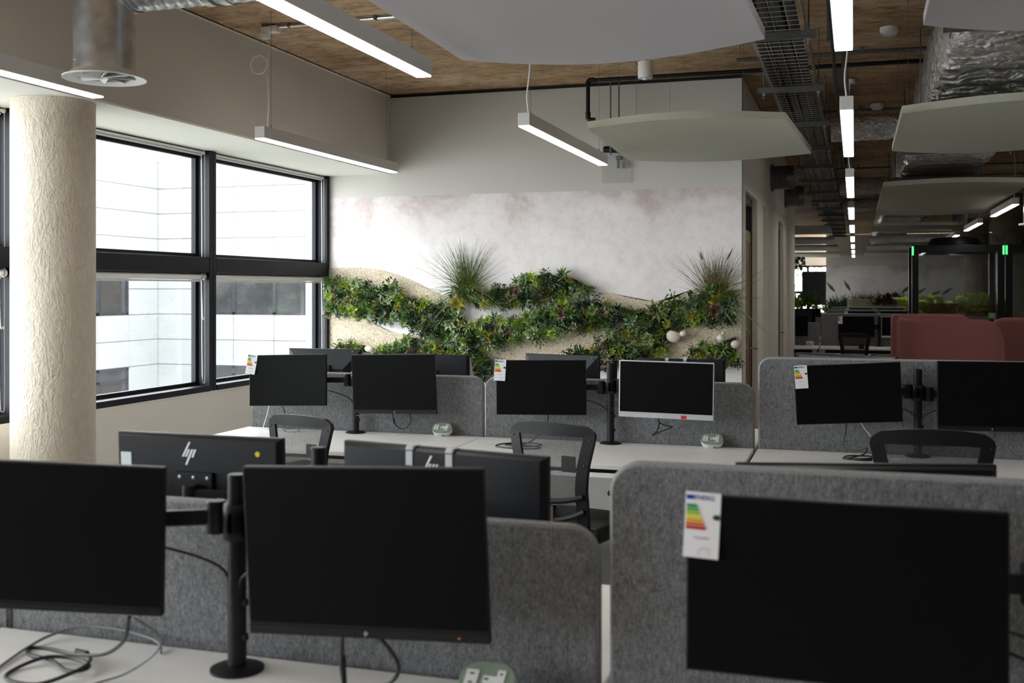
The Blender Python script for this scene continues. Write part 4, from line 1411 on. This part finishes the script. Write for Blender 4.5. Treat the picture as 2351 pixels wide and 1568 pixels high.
# black ceiling service pipes along the corridor
for i, (x, z, r, lab) in enumerate(((-.14, 3.2, .012, 'thin dark service pipe beside the cable tray'), (-.08, 3.27, .016, 'dark service pipe high beside the corridor pendants'))):
    b = thing('service_pipe', lab, 'pipe', (x, 3.0, z), 0, 'corridor service pipes')
    G().cyl((0, 0, 0), (0, 27, 0), r, None, 8).obj('pipe_run', M['zinc'], b, True)
    for k in range(14):
        G().span(-.03, .03, k * 1.9 + .3, k * 1.9 + .33, -.02, CZ - z - .004).obj('pipe_clip', M['zinc'], b)
for i, y in enumerate((8.3, 11.0, 13.2, 16.2, 17.7, 20.4, 23.0)):
    b = thing('cross_conduit', '%s cross conduit under the concrete slab of the corridor' % ords[i], 'pipe', (-.85, y, 3.345), 0, 'corridor cross conduits')
    G().cyl((0, 0, 0), (4.4, 0, 0), .014, None, 8).obj('conduit', M['zinc'], b, True)
    G().box((.9, 0, .016), (.03, .05, .04)).box((3.2, 0, .016), (.03, .05, .04)).obj('clip', M['zinc'], b)
for i, (x, y, lab) in enumerate(((.22, 7.75, 'round smoke detector beside the second corridor pendant'), (.2, 10.9, 'round smoke detector beside the third corridor pendant'), (1.35, 10.4, 'pale round ceiling disc above the long sage raft'))):
    b = thing('smoke_detector', lab, 'detector', (x, y, CZ - .06), 0, 'smoke detectors')
    r = .06 if i < 2 else .13
    G().lathe([(0, .0), (r * .7, .006), (r, .028), (r, .06)], 24).obj('detector_body', M['white_plastic'], b, True)

# ================================================================ living wall
POLY = {
 'A': [(-4.66, 1.67), (-4.60, 1.72), (-4.47, 1.70), (-4.25, 1.68), (-4.04, 1.64), (-3.88, 1.60), (-3.76, 1.53), (-3.61, 1.51), (-3.61, 1.18), (-3.71, 1.20), (-3.90, 1.28), (-4.12, 1.32), (-4.34, 1.37), (-4.56, 1.38), (-4.66, 1.39)],
 'M': [(-3.71, 1.51), (-3.44, 1.49), (-3.36, 1.43), (-3.25, 1.32), (-3.03, 1.38), (-2.87, 1.38), (-2.71, 1.42), (-2.43, 1.52), (-2.27, 1.54), (-2.0, 1.52), (-1.85, 1.49), (-1.74, 1.43), (-1.85, 1.35), (-2.04, 1.28), (-2.23, 1.24), (-2.47, 1.22), (-2.79, 1.16), (-3.07, 1.10), (-3.31, 1.09), (-3.61, 1.14)],
 'B': [(-3.15, 1.61), (-3.03, 1.65), (-2.83, 1.67), (-2.79, 1.73), (-2.67, 1.77), (-2.55, 1.78), (-2.31, 1.75), (-2.22, 1.67), (-2.12, 1.67), (-2.14, 1.60), (-2.35, 1.54), (-2.51, 1.51), (-2.79, 1.48), (-2.87, 1.42), (-3.07, 1.46), (-3.40, 1.47), (-3.46, 1.55), (-3.30, 1.62)],
 'C': [(-2.35, 1.07), (-2.23, 1.13), (-2.12, 1.15), (-2.02, 1.24), (-1.85, 1.34), (-1.76, 1.43), (-1.63, 1.47), (-1.46, 1.52), (-1.26, 1.60), (-1.08, 1.65), (-0.93, 1.58), (-0.91, 1.49), (-0.91, 1.36), (-1.12, 1.32), (-1.26, 1.29), (-1.41, 1.25), (-1.46, 1.19), (-1.48, 1.12), (-1.63, 1.01), (-2.12, 0.92), (-2.27, 0.99)],
 'D': [(-1.33, 1.14), (-1.12, 1.19), (-0.92, 1.25), (-0.91, 1.0), (-1.12, 1.0), (-1.33, 1.03)],
 'E': [(-4.55, 1.11), (-4.47, 1.15), (-4.27, 1.13), (-4.24, 1.01), (-4.55, 1.01)],
 'F': [(-4.17, 1.07), (-4.04, 1.14), (-3.78, 1.18), (-3.61, 1.14), (-3.19, 1.09), (-3.05, 1.02), (-3.03, 0.84), (-3.27, 0.82), (-3.29, 1.01), (-4.17, 0.99)],
}
SAND = [
 [(-4.665, 1.81), (-4.47, 1.82), (-4.25, 1.81), (-4.04, 1.77), (-3.82, 1.69), (-3.61, 1.59), (-3.44, 1.52), (-3.61, 1.46), (-4.04, 1.50), (-4.665, 1.60)],
 [(-4.665, 1.38), (-4.34, 1.36), (-4.04, 1.23), (-3.67, 1.18), (-3.61, 1.10), (-4.04, 1.06), (-4.21, 0.85), (-4.665, 0.75)],
 [(-3.25, 1.12), (-2.79, 1.19), (-2.23, 1.27), (-1.85, 1.38), (-1.70, 1.43), (-1.85, 1.28), (-2.04, 1.13), (-2.27, 0.99), (-2.59, 0.93), (-3.15, 0.90)],
 [(-2.16, 1.595), (-2.0, 1.585), (-1.82, 1.545), (-1.63, 1.515), (-1.46, 1.54), (-1.26, 1.62), (-1.26, 1.42), (-1.74, 1.37), (-2.0, 1.48)],
 [(-1.48, 1.26), (-1.26, 1.31), (-0.893, 1.36), (-0.893, 1.15), (-1.26, 1.10), (-1.52, 1.02)],
 [(-1.6, .70), (-0.893, .80), (-0.893, .30), (-1.6, .30)],
]
for q in SAND:
    pts = crom([(u, v, 0) for u, v in q] + [(q[0][0], q[0][1], 0)], 4)[:-1]
    pts = [(min(max(p.x, XW + .001), XD - .001), p.y) for p in pts]
    G().prism(pts, YB - .016, YB - .004).obj('gravel_band', M['sand'], wb)


def leaf(g, d, up, L, w, curl=.25, fat=.12):
    """one pointed leaf from the origin along d, drooping towards -up"""
    d = Vector(d).normalized()
    s = d.cross(up)
    s = s.normalized() if s.length > 1e-4 else Vector((1, 0, 0))
    n = s.cross(d)
    p0 = d * (L * .08)
    p1 = d * (L * .55) + n * (L * fat)
    p2 = d * L - Vector(up) * 0 + n * (L * (fat - curl))
    return [p0, p1 + s * w / 2 + n * w * .12, p1, p1 - s * w / 2 + n * w * .12, p2], [(0, 1, 2), (0, 2, 3), (1, 4, 2), (2, 4, 3)]


UP = Vector((0, 0, 1))


def rosette(seed, layers, L, w, m):
    r = random.Random(seed)
    g = G()
    for k, (n, el, sc) in enumerate(layers):
        for i in range(n):
            a = 2 * PI * (i + .5 * (k % 2)) / n + r.uniform(-.12, .12)
            e = R_(el + r.uniform(-6, 6))
            d = (math.cos(a) * math.cos(e), math.sin(a) * math.cos(e), math.sin(e))
            p, f = leaf(g, d, UP, L * sc * r.uniform(.9, 1.1), w * sc)
            g.tri(p, f)
    return g.mesh('succulent_leaves', m)


def bushy(seed, n, R, L, w, m):
    r = random.Random(seed)
    g = G()
    for i in range(n):
        a = r.uniform(0, 2 * PI)
        e = R_(r.uniform(5, 88))
        d = Vector((math.cos(a) * math.cos(e), math.sin(a) * math.cos(e), math.sin(e)))
        o = d * R * r.uniform(.25, 1.0)
        o.z *= .8
        d2 = (d + Vector((r.uniform(-.7, .7), r.uniform(-.7, .7), r.uniform(-.3, .7)))).normalized()
        p, f = leaf(g, d2, UP, L * r.uniform(.7, 1.2), w, .1)
        g.tri([q + o for q in p], f)
    for i in range(7):
        a = r.uniform(0, 2 * PI)
        e = R_(r.uniform(20, 85))
        d = Vector((math.cos(a) * math.cos(e), math.sin(a) * math.cos(e), math.sin(e)))
        g.cyl((0, 0, 0), d * R * .9, .0016, .001, 4)
    return g.mesh('bushy_leaves', m)


def fern(seed, n, L, m, pinn=9, wid=.3):
    r = random.Random(seed)
    g = G()
    for i in range(n):
        a = 2 * PI * i / n + r.uniform(-.3, .3)
        e = R_(r.uniform(25, 75))
        d = Vector((math.cos(a) * math.cos(e), math.sin(a) * math.cos(e), math.sin(e)))
        LL = L * r.uniform(.75, 1.15)
        s = d.cross(UP).normalized()
        spine = [d * LL * t - UP * (LL * .45 * t * t) for t in [k / pinn for k in range(pinn + 1)]]
        for k in range(1, pinn + 1):
            t = k / pinn
            w = LL * wid * math.sin(PI * min(.97, t * .85 + .12))
            ax_ = (spine[k] - spine[k - 1]).normalized()
            for sg in (-1, 1):
                dd = (s * sg + ax_ * .5).normalized()
                b0 = spine[k]
                g.tri([b0, b0 + dd * w * .5 + ax_ * w * .16, b0 + dd * w, b0 + dd * w * .5 - ax_ * w * .16], [(0, 1, 2, 3)])
    return g.mesh('fern_fronds', m)


L3 = [(7, 12, 1.0), (6, 35, .85), (5, 62, .6)]
L2 = [(8, 20, 1.0), (6, 50, .8), (3, 75, .5)]
SPK = [(9, 15, 1.0), (8, 38, 1.0), (6, 62, .9)]
KINDS = []
for i, (k, lay, L, w) in enumerate((('blue', L3, .085, .040), ('pale', L3, .080, .042), ('mid', L3, .075, .040), ('red', L3, .075, .040), ('olive', L3, .08, .042), ('yellow', L3, .07, .034),
                                    ('mid', SPK, .10, .022), ('pale', L3, .095, .046), ('lime', L3, .07, .036), ('dark', L3, .085, .042), ('pale', L2, .10, .026), ('mid', L2, .105, .028), ('dark', L2, .10, .028), ('olive', L2, .09, .03))):
    KINDS.append(('succulent_rosette' if w > .025 else 'spiky_succulent', rosette(100 + i, lay, L, w, LEAF[k]), .09))
BUSH = []
for i, (k, n, R, L, w) in enumerate((('lime', 150, .075, .024, .012), ('mid', 160, .08, .025, .012), ('dark', 160, .085, .028, .014), ('dark', 150, .08, .022, .012), ('olive', 150, .075, .024, .012), ('mid', 160, .07, .019, .010), ('pale', 150, .07, .02, .011), ('yellow', 110, .06, .022, .011))):
    BUSH.append(('trailing_sedum', bushy(200 + i, n, R, L, w, LEAF[k]), .075))
FERN = [('small_fern', fern(300 + i, 9, .13, LEAF[k]), .1) for i, k in enumerate(('lime', 'mid', 'dark'))]


def inside(p, poly):
    x, y = p
    c = False
    for (a, b), (d, e) in zip(poly, poly[1:] + poly[:1]):
        if (b > y) != (e > y) and x < (d - a) * (y - b) / (e - b) + a:
            c = not c
    return c


LABW = {'A': 'leafy planted strip sweeping from the window along the mural wall', 'M': 'dense succulent strip across the middle of the mural wall', 'B': 'short succulent strip above the middle one, right of the first grass tuft',
        'C': 'broad planted strip rising to the right corner of the mural wall', 'D': 'small planted patch at the lower right corner of the mural wall', 'E': 'small green patch behind the monitor nearest the windows', 'F': 'low planted strip just above the middle bench monitors'}
face = Matrix.Rotation(R_(90), 4, 'X')
for key, poly in POLY.items():
    xs = [p[0] for p in poly]; zs = [p[1] for p in poly]
    cx, cz = sum(xs) / len(xs), min(zs)
    t = thing('planted_strip', LABW[key], 'wall plants', (cx, YB - .016, cz), 0, 'planted strips of the living wall')
    pts = [(u - cx, v - cz) for u, v in poly]
    # shrink the moss backing a little
    mx, mz = sum(p[0] for p in pts) / len(pts), sum(p[1] for p in pts) / len(pts)
    sg_ = sum(a[0] * b[1] - b[0] * a[1] for a, b in zip(pts, pts[1:] + pts[:1]))
    ip = []
    for i in range(len(pts)):
        p_, c_, n_2 = Vector(pts[i - 1]), Vector(pts[i]), Vector(pts[(i + 1) % len(pts)])
        tg = (n_2 - p_).normalized()
        nn = Vector((-tg.y, tg.x)) * (1 if sg_ > 0 else -1)
        ip.append(tuple(c_ + nn * .034))
    G().prism(ip, -.045, .0).obj('moss_backing', M['soil'], t)
    placed = []
    tries = 0
    leftness = lambda x: (x + 4.66) / 3.8
    ins = .014
    while tries < 5000 and len(placed) < 150:
        tries += 1
        x, z = rnd.uniform(min(xs), max(xs)), rnd.uniform(min(zs), max(zs))
        if not all(inside((x + a, z + b), poly) for a, b in ((ins, 0), (-ins, 0), (0, ins), (0, -ins))):
            continue
        if any((x - a) ** 2 + (z - b) ** 2 < .075 ** 2 for a, b in ((-1.445, 1.225), (-1.37, 1.25), (-1.05, 1.215), (-.935, 1.165), (-4.22, 1.075))):
            continue
        if any((x - a) ** 2 + (z - b) ** 2 < .056 ** 2 for a, b in placed):
            continue
        placed.append((x, z))
        q = rnd.random()
        nm, me, rr = rnd.choice(KINDS if q < .42 else (BUSH if q < .90 else FERN))
        sc = rnd.uniform(.62, 1.0) if rnd.random() < .86 else rnd.uniform(1.1, 1.4)
        Mx = Matrix.Translation((x - cx, -.045 - rnd.uniform(0, .035), z - cz)) @ Matrix.Rotation(R_(rnd.uniform(-10, 25)), 4, 'X') @ Matrix.Rotation(R_(rnd.uniform(-20, 20)), 4, 'Z') @ face @ Matrix.Rotation(rnd.uniform(0, 2 * PI), 4, 'Z') @ Matrix.Diagonal((sc, sc, sc, 1))
        inst(nm, me, t, M=Mx)


def tuft(label, x, z, h, spread, n, seed, mats, heads):
    r = random.Random(seed)
    t = thing('grass_tuft', label, 'grass', (x, YB - .06, z), 0, 'tall grass tufts on the mural wall')
    for part, m, cnt, lo, hi in (('upright_blades', mats[0], n, .55, 1.0), ('arching_blades', mats[1], n, .35, .7)):
        g = G()
        for i in range(cnt):
            a = r.gauss(0, .42 if part == 'upright_blades' else .95)
            L = h * r.uniform(lo, hi)
            out = r.uniform(.02, .16) if part == 'upright_blades' else r.uniform(.08, .3)
            droop = r.uniform(.0, .12) if part == 'upright_blades' else r.uniform(.5, 1.5)
            d = Vector((math.sin(a) * spread, -out, math.cos(a)))
            bx = Vector((r.uniform(-.06, .06), r.uniform(-.03, .03), r.uniform(-.04, .03)))
            w = r.uniform(.0011, .0024) if part == 'upright_blades' else r.uniform(.0018, .0036)
            pts = []
            for k in range(6):
                u = k / 5
                pts.append(bx + d * L * u + Vector((math.sin(a) * .15 * L * u * u * (1 + droop), -.05 * u * droop, -L * droop * u * u * .75)))
            s = Vector((math.cos(a), .3, -math.sin(a))).normalized()
            vs = []
            for k, p in enumerate(pts):
                ww = w * (1 - (k / 5) ** 2 * .9)
                vs += [p - s * ww, p + s * ww]
            g.tri(vs, [(2 * k, 2 * k + 1, 2 * k + 3, 2 * k + 2) for k in range(5)])
        o = g.obj(part, m, t)
        o['kind'] = 'stuff'
    for (a, b) in heads:
        d = (Vector(b) - Vector(a)).normalized()
        G().tube([(0, 0, 0), a], .0012, 4).tube([Vector(a), Vector(a) * .6 + Vector(b) * .4, b], [.004, .010, .002], 7).obj('seed_head', M['grass_dry'], t, True)
    return t


tuft('tall grass tuft with fine upright blades at the left of the mural', -3.29, 1.60, .52, 1.0, 210, 5, (M['grass_blade'], M['grass_blade']), [])
tuft('tall grass tuft with dry seed heads at the right corner of the mural', -1.10, 1.53, .49, 1.0, 220, 9, (M['grass_dry'], M['grass_blade']), [((.10, -.08, .33), (.15, -.09, .42)), ((-.10, -.06, .33), (-.12, -.06, .40)), ((.14, -.16, .12), (.24, -.2, .15))])

for i, (x, z, sx, sz, lab) in enumerate(((-1.445, 1.225, .062, .050, 'largest smooth cream pebble tucked into the planted wall'), (-1.36, 1.25, .036, .026, 'smaller cream pebble right of the largest wall pebble'), (-1.05, 1.215, .038, .03, 'oval cream pebble near the lower right plants'),
                                         (-.935, 1.165, .040, .036, 'rounded tan pebble at the right edge of the planted wall'), (-1.03, 1.255, .018, .015, 'tiny pale pebble above the oval pebble'), (-4.22, 1.075, .05, .03, 'cream pebble behind the monitors at the left of the wall'))):
    r = random.Random(i)
    p = tag(G().lathe([(0, -1), (.45, -.9), (.8, -.6), (1, -.05), (.95, .4), (.62, .82), (0, 1)], 18).obj('wall_pebble', M['stone'], None, True), lab, 'stone', 'pebbles on the planted wall')
    p.scale = (sx, .03, sz)
    p.rotation_euler = (0, R_(r.uniform(-25, 25)), 0)
    p.location = (x, YB - .085, z)

# ================================================================ blinds on the windows
def blind(label, y0, y1, z, chain, end_far=True, r=.021):
    t = thing('roller_blind', label, 'blind', (XW - .045, (y0 + y1) / 2, z), 0, 'rolled window blinds')
    L = (y1 - y0) / 2
    G().cyl((0, -L + .01, 0), (0, L - .01, 0), r, None, 20).obj('roller', M['white_plastic'], t, True)
    for s in (-1, 1):
        G().cyl((0, s * (L - .012), 0), (0, s * (L - .001), 0), r + .004, None, 20).obj('end_cap', M['white_metal'], t, True)
    G().span(-.006, .006, -L + .03, L - .03, -r - .016, -r - .003, .003).obj('bottom_bar', M['white_metal'], t)
    if chain:
        yy = L - .06
        pts = [(.028, yy + .03, 0), (.03, yy + .03, -chain * .5), (.03, yy + .03, -chain + .05), (.03, yy + .015, -chain), (.03, yy - .005, -chain + .05), (.03, yy - .012, -chain * .5), (.028, yy - .015, 0)]
        pts = crom(pts, 6)
        G().tube(pts, .0026, 5).obj('bead_chain', M['wire'], t, True)
    return t


for k in range(4):
    b_, a_ = EDGE[k], EDGE[k + 1]
    nm = ['between the mullion and the mural wall', 'right of the round column', 'left of the round column', 'further towards the camera'][k]
    blind('white rolled blind under the transom ' + nm, a_ + .055, b_ - .055, 1.712, .80)
    blind('white rolled blind at the window head ' + nm, a_ + .055, b_ - .055, 2.652, 1.25, r=.010)

# ================================================================ red high back sofas
def booth(label, loc, rz, path, seat, h=1.30):
    """upholstered screen following path [(x, y, drop)] with a cushioned seat inside"""
    t = thing('high_back_sofa', label, 'sofa', loc, rz, 'terracotta high back sofas')
    th = .085
    g = G()
    cols = []
    m = len(path)
    for i, (x, y, drop) in enumerate(path):
        a = Vector(path[max(i - 1, 0)][:2]); b = Vector(path[min(i + 1, m - 1)][:2])
        d = (b - a).normalized()
        n = Vector((-d.y, d.x))
        hh = h - drop
        prof = [(-th / 2, .06), (-th / 2, hh - .04), (-th / 2 + .02, hh - .008), (0, hh), (th / 2 - .02, hh - .008), (th / 2, hh - .04), (th / 2, .06)]
        cols.append([g.bm.verts.new((x + n.x * u, y + n.y * u, z)) for u, z in prof])
    for a, b in zip(cols[:-1], cols[1:]):
        for k in range(6):
            g.bm.faces.new((a[k], b[k], b[k + 1], a[k + 1]))
        g.bm.faces.new((a[6], b[6], b[0], a[0]))
    g.bm.faces.new(cols[0]); g.bm.faces.new(cols[-1][::-1])
    g.obj('shell', M['red_fabric'], t, True, angle=50)
    x0, x1 = seat
    w, xc = x1 - x0, (x0 + x1) / 2
    G().box((xc, .42, .30), (w, .58, .22), None, .05, 3).obj('seat_base', M['red_fabric'], t, True)
    G().box((xc, .40, .46), (w - .03, .56, .12), None, .045, 3).obj('seat_cushion', M['red_fabric'], t, True)
    G().box((xc, .13, .72), (w - .06, .13, .42), None, .05, 3).obj('back_cushion', M['red_fabric'], t, True)
    for x in (x0 + .06, x1 - .06):
        for y in (.10, .60):
            G().cyl((x, y, 0), (x, y, .2), .015).obj('leg', M['black_metal'], t)
    return t


def rounded_end(x, sgn, y=0.0, r=.2, n=7):
    """falling top edge towards the free end of a panel"""
    return [(x - sgn * r * (1 - math.sin(PI / 2 * k / n)), y, r * (1 - math.cos(PI / 2 * k / n)) + (.06 * (k / n) ** 6)) for k in range(n + 1)]


booth('terracotta high back sofa with its back to the camera', (.5, 12.35, 0), 0,
      [(.0, .85, 0), (0, .45, 0), (.02, .30, 0), (.08, .12, 0), (.17, .0, .006), (.24, 0, 0)] + rounded_end(.985, 1), (.22, .96))
booth('terracotta high back sofa facing the first one', (1.55, 15.1, 0), PI,
      [(q[0] + .1, q[1], q[2]) for q in rounded_end(0, -1)][::-1] + [(.85, 0, 0), (.94, .03, 0), (1.03, .12, 0), (1.07, .3, 0), (1.07, .85, 0)], (.12, .98))
booth('terracotta high back sofa at the far right edge', (1.42, 13.35, 0), 0,
      rounded_end(0, -1)[::-1] + [(1.1, 0, 0), (1.2, .05, 0), (1.25, .2, 0), (1.25, .8, 0)], (.05, 1.15))

# ================================================================ glass phone pods
def pod(label, x0, x1, y0, dep=1.2, h=2.27):
    t = thing('phone_pod', label, 'phone pod', ((x0 + x1) / 2, y0, 0), 0, 'glass phone pods')
    w = (x1 - x0) / 2
    for sx in (-1, 1):
        for y in (.05, dep - .05):
            G().box((sx * (w - .05), y, h / 2), (.10, .10, h), None, .004).obj('post', M['black_metal'], t)
        G().box((sx * (w - .05), dep / 2, h / 2), (.008, dep - .2, h - .2)).obj('side_pane', M['pod_glass'], t)
        G().box((sx * (w - .012), -.006, h - .09), (.024, .014, .14), None, .004).obj('status_light', M['green_glow'], t)
    G().box((0, .05, h - .06), (2 * w - .2, .10, .12), None, .004).obj('header_beam', M['black_metal'], t)
    G().box((0, dep - .05, h - .06), (2 * w - .2, .10, .12), None, .004).obj('header_beam', M['black_metal'], t)
    G().box((0, dep / 2, h - .03), (2 * w - .2, dep - .2, .04)).obj('roof_panel', M['black_metal'], t)
    G().box((0, .05, .05), (2 * w - .2, .10, .1)).obj('threshold', M['black_metal'], t)
    G().box((0, .05, h / 2), (2 * w - .2, .008, h - .2)).obj('front_pane', M['pod_glass'], t)
    G().box((0, dep - .05, h / 2), (2 * w - .2, .008, h - .2)).obj('rear_pane', M['pod_glass'], t)
    G().lathe([(.40, 0), (.42, .02), (.37, .12), (.28, .14), (0, .14)], 28, (0, dep / 2, h)).obj('roof_fan', M['black_plastic'], t, True)
    sg = G().box((w - .18, .044, 1.20), (.10, .004, .10), None, .002).obj('green_sign', M['green_sign'], t)
    G().tube([(.026 * math.cos(a * PI / 8), 0, .026 * math.sin(a * PI / 8)) for a in range(16)], .003, 4, closed=True).tube([(-.014, 0, -.010), (.0, 0, .014), (.012, 0, -.010)], .0028, 4).obj('sign_icon', M['white_plastic'], sg, loc=(w - .18, .040, 1.205))
    G().cyl((w - .14, .02, .95), (w - .14, .02, 1.25), .012).obj('pull_handle', M['chrome'], t)
    return t


pod('black framed glass phone pod with green corner lights, left of the pair', .875, 2.24, 18.6, h=2.33)
pod('black framed glass phone pod at the right edge of the picture', 2.26, 3.62, 18.6, h=2.33)

# ================================================================ far office: benches, planters
def simple_bench(row, y, x_list, ztop, side):
    for i, (a, b) in enumerate(zip(x_list[:-1], x_list[1:])):
        place = 'left of' if side == 'left' else 'right of'
        w_ = 'first' if i == 0 else 'second'
        make_desk(a, b, y, True, 'white desk on the %s, %s unit %s the corridor' % (row, w_, place), 'white bench desks')
        make_divider(a, b, y, ztop, 'grey felt divider on the %s, %s unit %s the corridor' % (row, w_, place), 'grey felt desk dividers')


FAR = [('nearer far bench', 17.95), ('second far bench', 21.3), ('last far bench', 24.8)]
for row, y in FAR:
    simple_bench(row, y, [-.52, 1.08], ZR, 'right')
    simple_bench(row, y, [-2.12, -.535], ZL, 'left')
    for j, (x, kk) in enumerate(((.02, 'left'), (.66, 'right'))):
        m = monitor('black monitor, %s one of the pair on the %s right of the corridor' % (kk, row), (x if y < 19 else x + .06, y - .14, 1.035 if y < 19 else 1.05), W24 if y < 19 or j else W24, 0, 0, 0, .02 if j else 0, 'white' if (j and y < 19) else 'black')
        if j == 0:
            energy_label(m, (-.54 / 2 + .03, -.003, .325 / 2 + .002), (0, 0, 0))
        MON['far%d%d' % (int(y), j)] = m
    arm_set('black pole and arms on the %s right of the corridor' % row, .36, y - .10, 1.195, ('far%d0' % int(y), 'far%d1' % int(y)))
    m = monitor('black monitor on the %s left of the corridor' % row, (-.98, y - .14, 1.04), W24, 0, 0, 0)
    MON['farl%d' % int(y)] = m
    arm_set('black pole and arm on the %s left of the corridor' % row, -1.33, y - .10, 1.195, ('farl%d' % int(y),))
make_desk(-2.12, -.535, 17.95, False, 'white desk on the far side of the nearer far bench', 'white bench desks')
MON['farb'] = monitor('rear of black monitor behind the nearer far bench left of the corridor', (-.98, 18.4, 1.12), W27, 180, 0, 0)
arm_set('black pole behind the nearer far bench divider', -1.32, 18.15, 1.195, ('farb',))
socket_unit('tiny pale oval socket on the nearer far bench', -.68, 17.80)

BIGB = [bushy(500 + i, 170, .30, .12, .05, LEAF[k]) for i, k in enumerate(('bright', 'mid', 'dark'))]
BIGF = [fern(510 + i, 14, .55, LEAF[k], 10, .35) for i, k in enumerate(('bright', 'lime', 'mid'))]


def planter(label, x0, x1, y, ztop, kinds, seed, hgt=.35):
    r = random.Random(seed)
    t = thing('planter_box', label, 'planter', ((x0 + x1) / 2, y, 0), 0, 'planters in the far office')
    w = x1 - x0
    G().box((0, 0, ztop / 2), (w, .38, ztop), None, .008).obj('box', M['planter'], t)
    G().box((0, 0, ztop + .001), (w - .05, .33, .01)).obj('soil', M['soil'], t)
    n = max(3, int(w / .16))
    for i in range(n):
        me = r.choice(kinds)
        s = r.uniform(.9, 1.3)
        inst('foliage_clump', me, t, (-w / 2 + w * (i + .5) / n, r.uniform(-.08, .08), ztop), (0, 0, r.uniform(0, 6)), (s, s, s * r.uniform(.8, 1.2)))
    return t


planter('cream planter with bright ferns behind the glass pods', 1.15, 2.35, 20.6, 1.16, BIGF[:2] + BIGB[:1], 1)
planter('cream planter with mixed foliage left of the far mural', -2.4, -.95, 26.6, 1.13, [BIGB[0], BIGB[1], BIGF[0]], 2)
planter('small cream planter with bright trailing leaves beside the pods', 1.02, 1.65, 25.8, 1.16, [BIGF[0], BIGB[0]], 3)
planter('low pale planter with reddish foliage before the olive sofa', .45, .95, 27.2, 1.2, [bushy(530, 120, .26, .13, .05, LEAF['red']), BIGB[0]], 4)
t = thing('grass_bank', 'dark ornamental grass bank in front of the far mural', 'grass', (.35, 35.6, 0))
G().box((.3, 0, .45), (3.6, .5, .9)).obj('trough', M['planter'], t)
g = G()
r = random.Random(3)
for i in range(700):
    x = r.uniform(-1.25, 1.5)
    a = r.gauss(0, .5)
    L = r.uniform(.6, 1.25) * (1 - .2 * abs(x - .3))
    w = .018
    d = Vector((math.sin(a), r.uniform(-.3, .3), math.cos(a)))
    b0 = Vector((x, r.uniform(-.2, .2), .88))
    pts = [b0 + d * L * u + Vector((math.sin(a) * .3 * L * u * u, 0, -.35 * L * u * u)) for u in (0, .5, 1)]
    s = Vector((1, 0, 0))
    g.tri([pts[0] - s * w, pts[0] + s * w, pts[1] - s * w * .8, pts[1] + s * w * .8, pts[2]], [(0, 1, 3, 2), (2, 3, 4)])
o = g.obj('blades', LEAF['dark'], t)
o['kind'] = 'stuff'
for i, (x, a) in enumerate(((-.6, -.5), (-.2, -.4), (.6, .6), (.95, .7), (1.3, .8), (1.7, .7))):
    p = Vector((x, -.1, .9)) + Vector((math.sin(a), 0, math.cos(a))) * .75
    q = p + Vector((math.sin(a * 1.4), 0, math.cos(a * 1.4))) * .38
    G().tube([(x, -.1, .9), p], .006, 4).tube([p, p * .6 + q * .4, q], [.02, .055, .006], 7).obj('seed_head', LEAF['olive'], t, True)
t = thing('olive_sofa', 'olive curved high back sofa before the far mural', 'sofa', (.75, 31.0, 0))
G().prism(rrect(1.9, .5, .2, 8, 0, 0, (1, 1, 1, 1)), .1, 1.36, 'XY').obj('shell', M['olive_fabric'], t, True)
for sx in (-.7, .7):
    for sy in (-.12, .12):
        G().cyl((sx, sy, 0), (sx, sy, .11), .02).obj('leg', M['black_metal'], t)
G().box((0, .35, .35), (1.6, .5, .3), None, .05, 2).obj('seat', M['olive_fabric'], t, True)
t = thing('display_screen', 'black wall display beside the far window', 'screen', (-1.27, 38.6, 1.25))
G().box((0, 0, .42), (.95, .05, 1.15), None, .01).obj('panel', M['screen'], t)
G().box((0, .05, -.7), (.12, .06, 1.1)).obj('stand', M['black_metal'], t)

# hanging canopy of dried leaves near the far window
t = thing('leaf_canopy', 'dark hanging leaf canopy in front of the far window', 'plant', (-1.75, 30.0, 2.25))
g = G()
r = random.Random(8)
for i in range(260):
    o3 = Vector((r.uniform(-.7, .45), r.uniform(-.4, .4), r.uniform(-.05, .28)))
    p, f = leaf(g, (r.uniform(-1, 1), r.uniform(-1, 1), -.9), UP, .16, .06)
    g.tri([q + o3 for q in p], f)
o = g.obj('leaves', LEAF['dark'], t); o['kind'] = 'stuff'
for sx in (-.6, .4):
    G().cyl((sx, 0, .2), (sx, 0, CZ - 2.25), .003, None, 5).obj('suspension_wire', M['zinc'], t)

# trees outside the far window
for i, (x, y, z, s, k, lab) in enumerate(((-8.0, 46, -6, 1.0, 'lime', 'lime green tree outside the left of the far window'), (-2.6, 48, -6, 1.1, 'pale', 'pale tree outside the middle of the far window'), (3.2, 47, -6, .95, 'mid', 'darker tree outside the right of the far window'))):
    t = thing('tree', lab, 'tree', (x, y, z), 0, 'trees outside the far window')
    G().tube([(0, 0, 0), (.1, 0, 3.5), (-.1, .1, 7)], [.25, .18, .1], 8).obj('trunk', M['brown_column'], t, True)
    g = G()
    r = random.Random(60 + i)
    for j in range(900):
        a, e = r.uniform(0, 2 * PI), r.uniform(-1, 1.3)
        rad = 2.6 * r.uniform(.4, 1) ** .5
        o3 = Vector((math.cos(a) * math.cos(e) * rad, math.sin(a) * math.cos(e) * rad, 8 + math.sin(e) * rad * 1.1))
        p, f = leaf(g, (r.uniform(-1, 1), r.uniform(-1, 1), r.uniform(-1, .5)), UP, .45, .2)
        g.tri([q + o3 for q in p], f)
    o = g.obj('foliage', LEAF[k], t)
